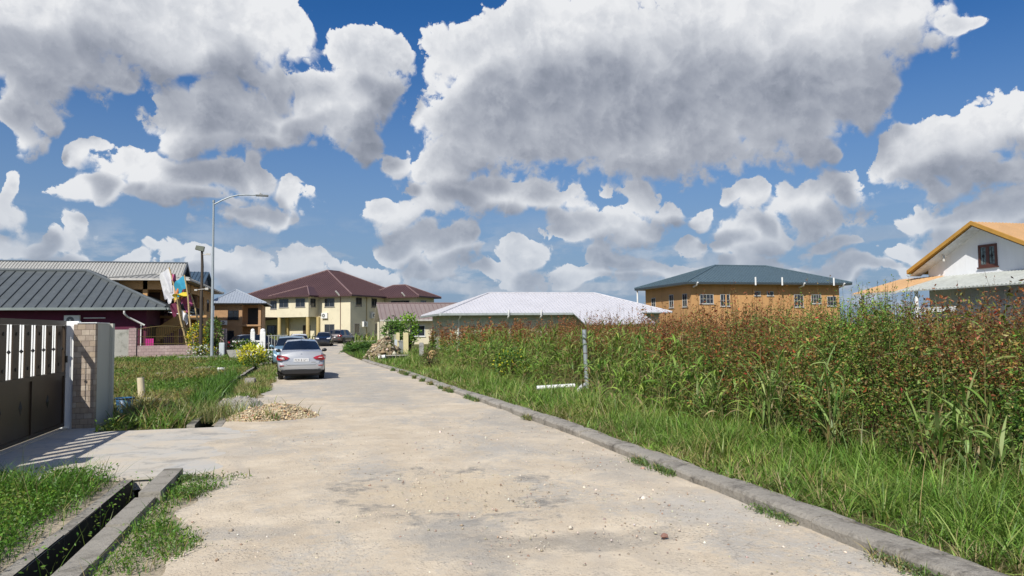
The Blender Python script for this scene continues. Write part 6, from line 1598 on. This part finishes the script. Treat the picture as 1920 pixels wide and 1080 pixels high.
# ---- heaps
def mound(name, cx, cy, rx, ry, h, m_, seed, stones=0, ssize=.03, scol=None, sprinkle=None, **tg):
    r = np.random.default_rng(seed); nx_, ny_ = 44, 30; vs = []
    X_ = np.linspace(-1.15, 1.15, nx_); Y_ = np.linspace(-1.15, 1.15, ny_)
    gx, gy = np.meshgrid(X_, Y_, indexing='ij')
    d = gx**2+gy**2+.35*(vnoise(gx*3+9, gy*3+9, 1, seed)-.5)
    H = h*np.clip(1-d, -.15, 1)**1.0*np.where(d < 1, 1, 1)*(.75+.5*vnoise(gx*4+5, gy*4+5, 1.2, seed+1))
    H = np.where(d < 1, H, -.03)+ (vnoise(gx*20+3, gy*20+3, 1, seed+2)-.5)*.05*(d < 1)
    V = np.stack([gx*rx, gy*ry, H], -1).reshape(-1, 3)
    fs = [(i*ny_+j, (i+1)*ny_+j, (i+1)*ny_+j+1, i*ny_+j+1) for i in range(nx_-1) for j in range(ny_-1)]
    b = MB(); b.add(V.tolist(), fs, 0, True)
    root = empty(name, (cx, cy, .012), 0, tg.get('label'), tg.get('cat'))
    b.build('heap', m_, root)
    if stones:
        k = rng.integers(0, len(V), stones*3); Q = V[k]+np.stack([rng.normal(0, rx*.02, stones*3), rng.normal(0, ry*.03, stones*3), np.zeros(stones*3)], 1)
        Q = Q[Q[:, 2] > -.02][:stones]
        np_mesh('loose_stones', [np_stones(Q, ssize*rng.lognormal(0, .45, len(Q)), pick(len(Q), scol, .15))], STONE, root, kind='stuff')
    return root, V
YS = [(.58, .46, .27), (.50, .40, .24), (.64, .55, .38), (.36, .28, .18), (.42, .24, .15)]
rt, V = mound('gravel_heap', -.80, 15.75, .92, .62, .24, mat('gravel_bed', (.42, .35, .24), .95, vary=.25, scale=9, bump=.02), 3, 5200, .0125, YS, label='low heap of pale yellow gravel with weeds on the left of the road', cat='gravel heap')
k = rng.integers(0, len(V), 2600); Q = V[k]; Q = Q[(Q[:, 2] > -.02) & (Q[:, 1] < .12)]; Q = Q[rng.random(len(Q)) < np.where(vnoise(Q[:, 0]*3+4, Q[:, 1]*3+4, 1, 8) > .56, .75, .05)]
c_ = pick(len(Q), [(.14, .21, .05), (.24, .24, .09), (.09, .15, .03), (.34, .29, .15)])
Q2 = np.repeat(Q, 4, 0)+rng.normal(0, .03, (len(Q)*4, 3))
np_mesh('heap_weeds', [np_blades(Q, rng.uniform(.10, .28, len(Q)), np.full(len(Q), .015), rng.uniform(.3, 1., len(Q)), c_, droop=rng.uniform(0, .3, len(Q))), np_leaves(Q2, rng.uniform(.02, .04, len(Q2)), np.repeat(c_, 4, 0), .5, .4)], BLADE, rt)
mound('sand_heap', -1.72, 18.6, .55, 1.35, .20, mat('grey_sand', (.34, .32, .27), .95, vary=.15, scale=8, bump=.01), 5, 500, .012, [(.42, .38, .30), (.30, .28, .25)], label='flat grey sand heap behind the yellow gravel heap', cat='sand heap')
rt, V = mound('rubble_heap', 3.95, 45.2, 1.15, 1.3, 1.15, mat('rubble_soil', (.24, .19, .12), .95, vary=.4, scale=3, bump=.08), 9, 520, .085, [(.40, .33, .22), (.28, .21, .13), (.48, .43, .33), (.16, .12, .08)], label='heap of soil and broken rubble with grass on it at the right roadside', cat='rubble heap')
k = rng.integers(0, len(V), 1500); Q = V[k]; Q = Q[(Q[:, 2] > 0) & (vnoise(Q[:, 0]*2+4, Q[:, 1]*2+4, 1, 12) > .42)]
np_mesh('heap_weeds', [np_arch(Q, rng.uniform(.12, .4, len(Q)), np.full(len(Q), .03), rng.uniform(0, 6.3, len(Q)), rng.uniform(.5, 1.4, len(Q)), rng.uniform(0, .6, len(Q)), pick(len(Q), [(.14, .22, .04), (.22, .25, .08), (.09, .16, .03)]), 4)], BLADE, rt)
b = MB(); b.box(-.9, .8, -.2, .35, .02, .34, bev=.03); b.box(-.85, .78, -.215, -.19, .06, .30, 1); b.build('culvert_block', [M_kerb, M_dark], None, 'concrete culvert mouth with a dark opening at the foot of the rubble heap', 'culvert', loc=(4.45, 43.3, 0), rz=.1)
b = MB(); b.tube([(0, 0, 0), (.35, -.2, .05)], .11, 10); b.build('plastic_pipe', M_wht, None, 'short white pipe end at the foot of the rubble heap', 'pipe', loc=(3.55, 43.2, .22))
# ---- loose stones on the road
n = 5200; yy = 3.6+rng.gamma(2.0, 3.0, n); yy = yy[yy < 30]; n = len(yy)
xx = np.array([lx(v) for v in yy])+rng.random(n)*np.array([kx(v)-lx(v) for v in yy])
kk = vnoise(xx+7, yy+7, .8, 55)*.6+vnoise(xx+7, yy+7, 2.2, 56)*.4+.25*np.clip((xx-2.2)/1.6, 0, 1)+.3*np.exp(-((xx-hx)/1.1)**2-((yy-hy)/1.4)**2)
s_ = kk+rng.normal(0, .08, n) > .52; xx, yy = xx[s_], yy[s_]
Q = np.stack([xx, yy, np.full(len(xx), .024)], 1)
np_mesh('road_gravel', [np_stones(Q, .0065*rng.lognormal(0, .5, len(Q)), pick(len(Q), [(.56, .50, .40), (.44, .38, .29), (.30, .26, .21), (.62, .57, .48), (.34, .24, .18)], .15))], STONE, kind='stuff', label='small loose stones scattered over the sandy road', cat='gravel')
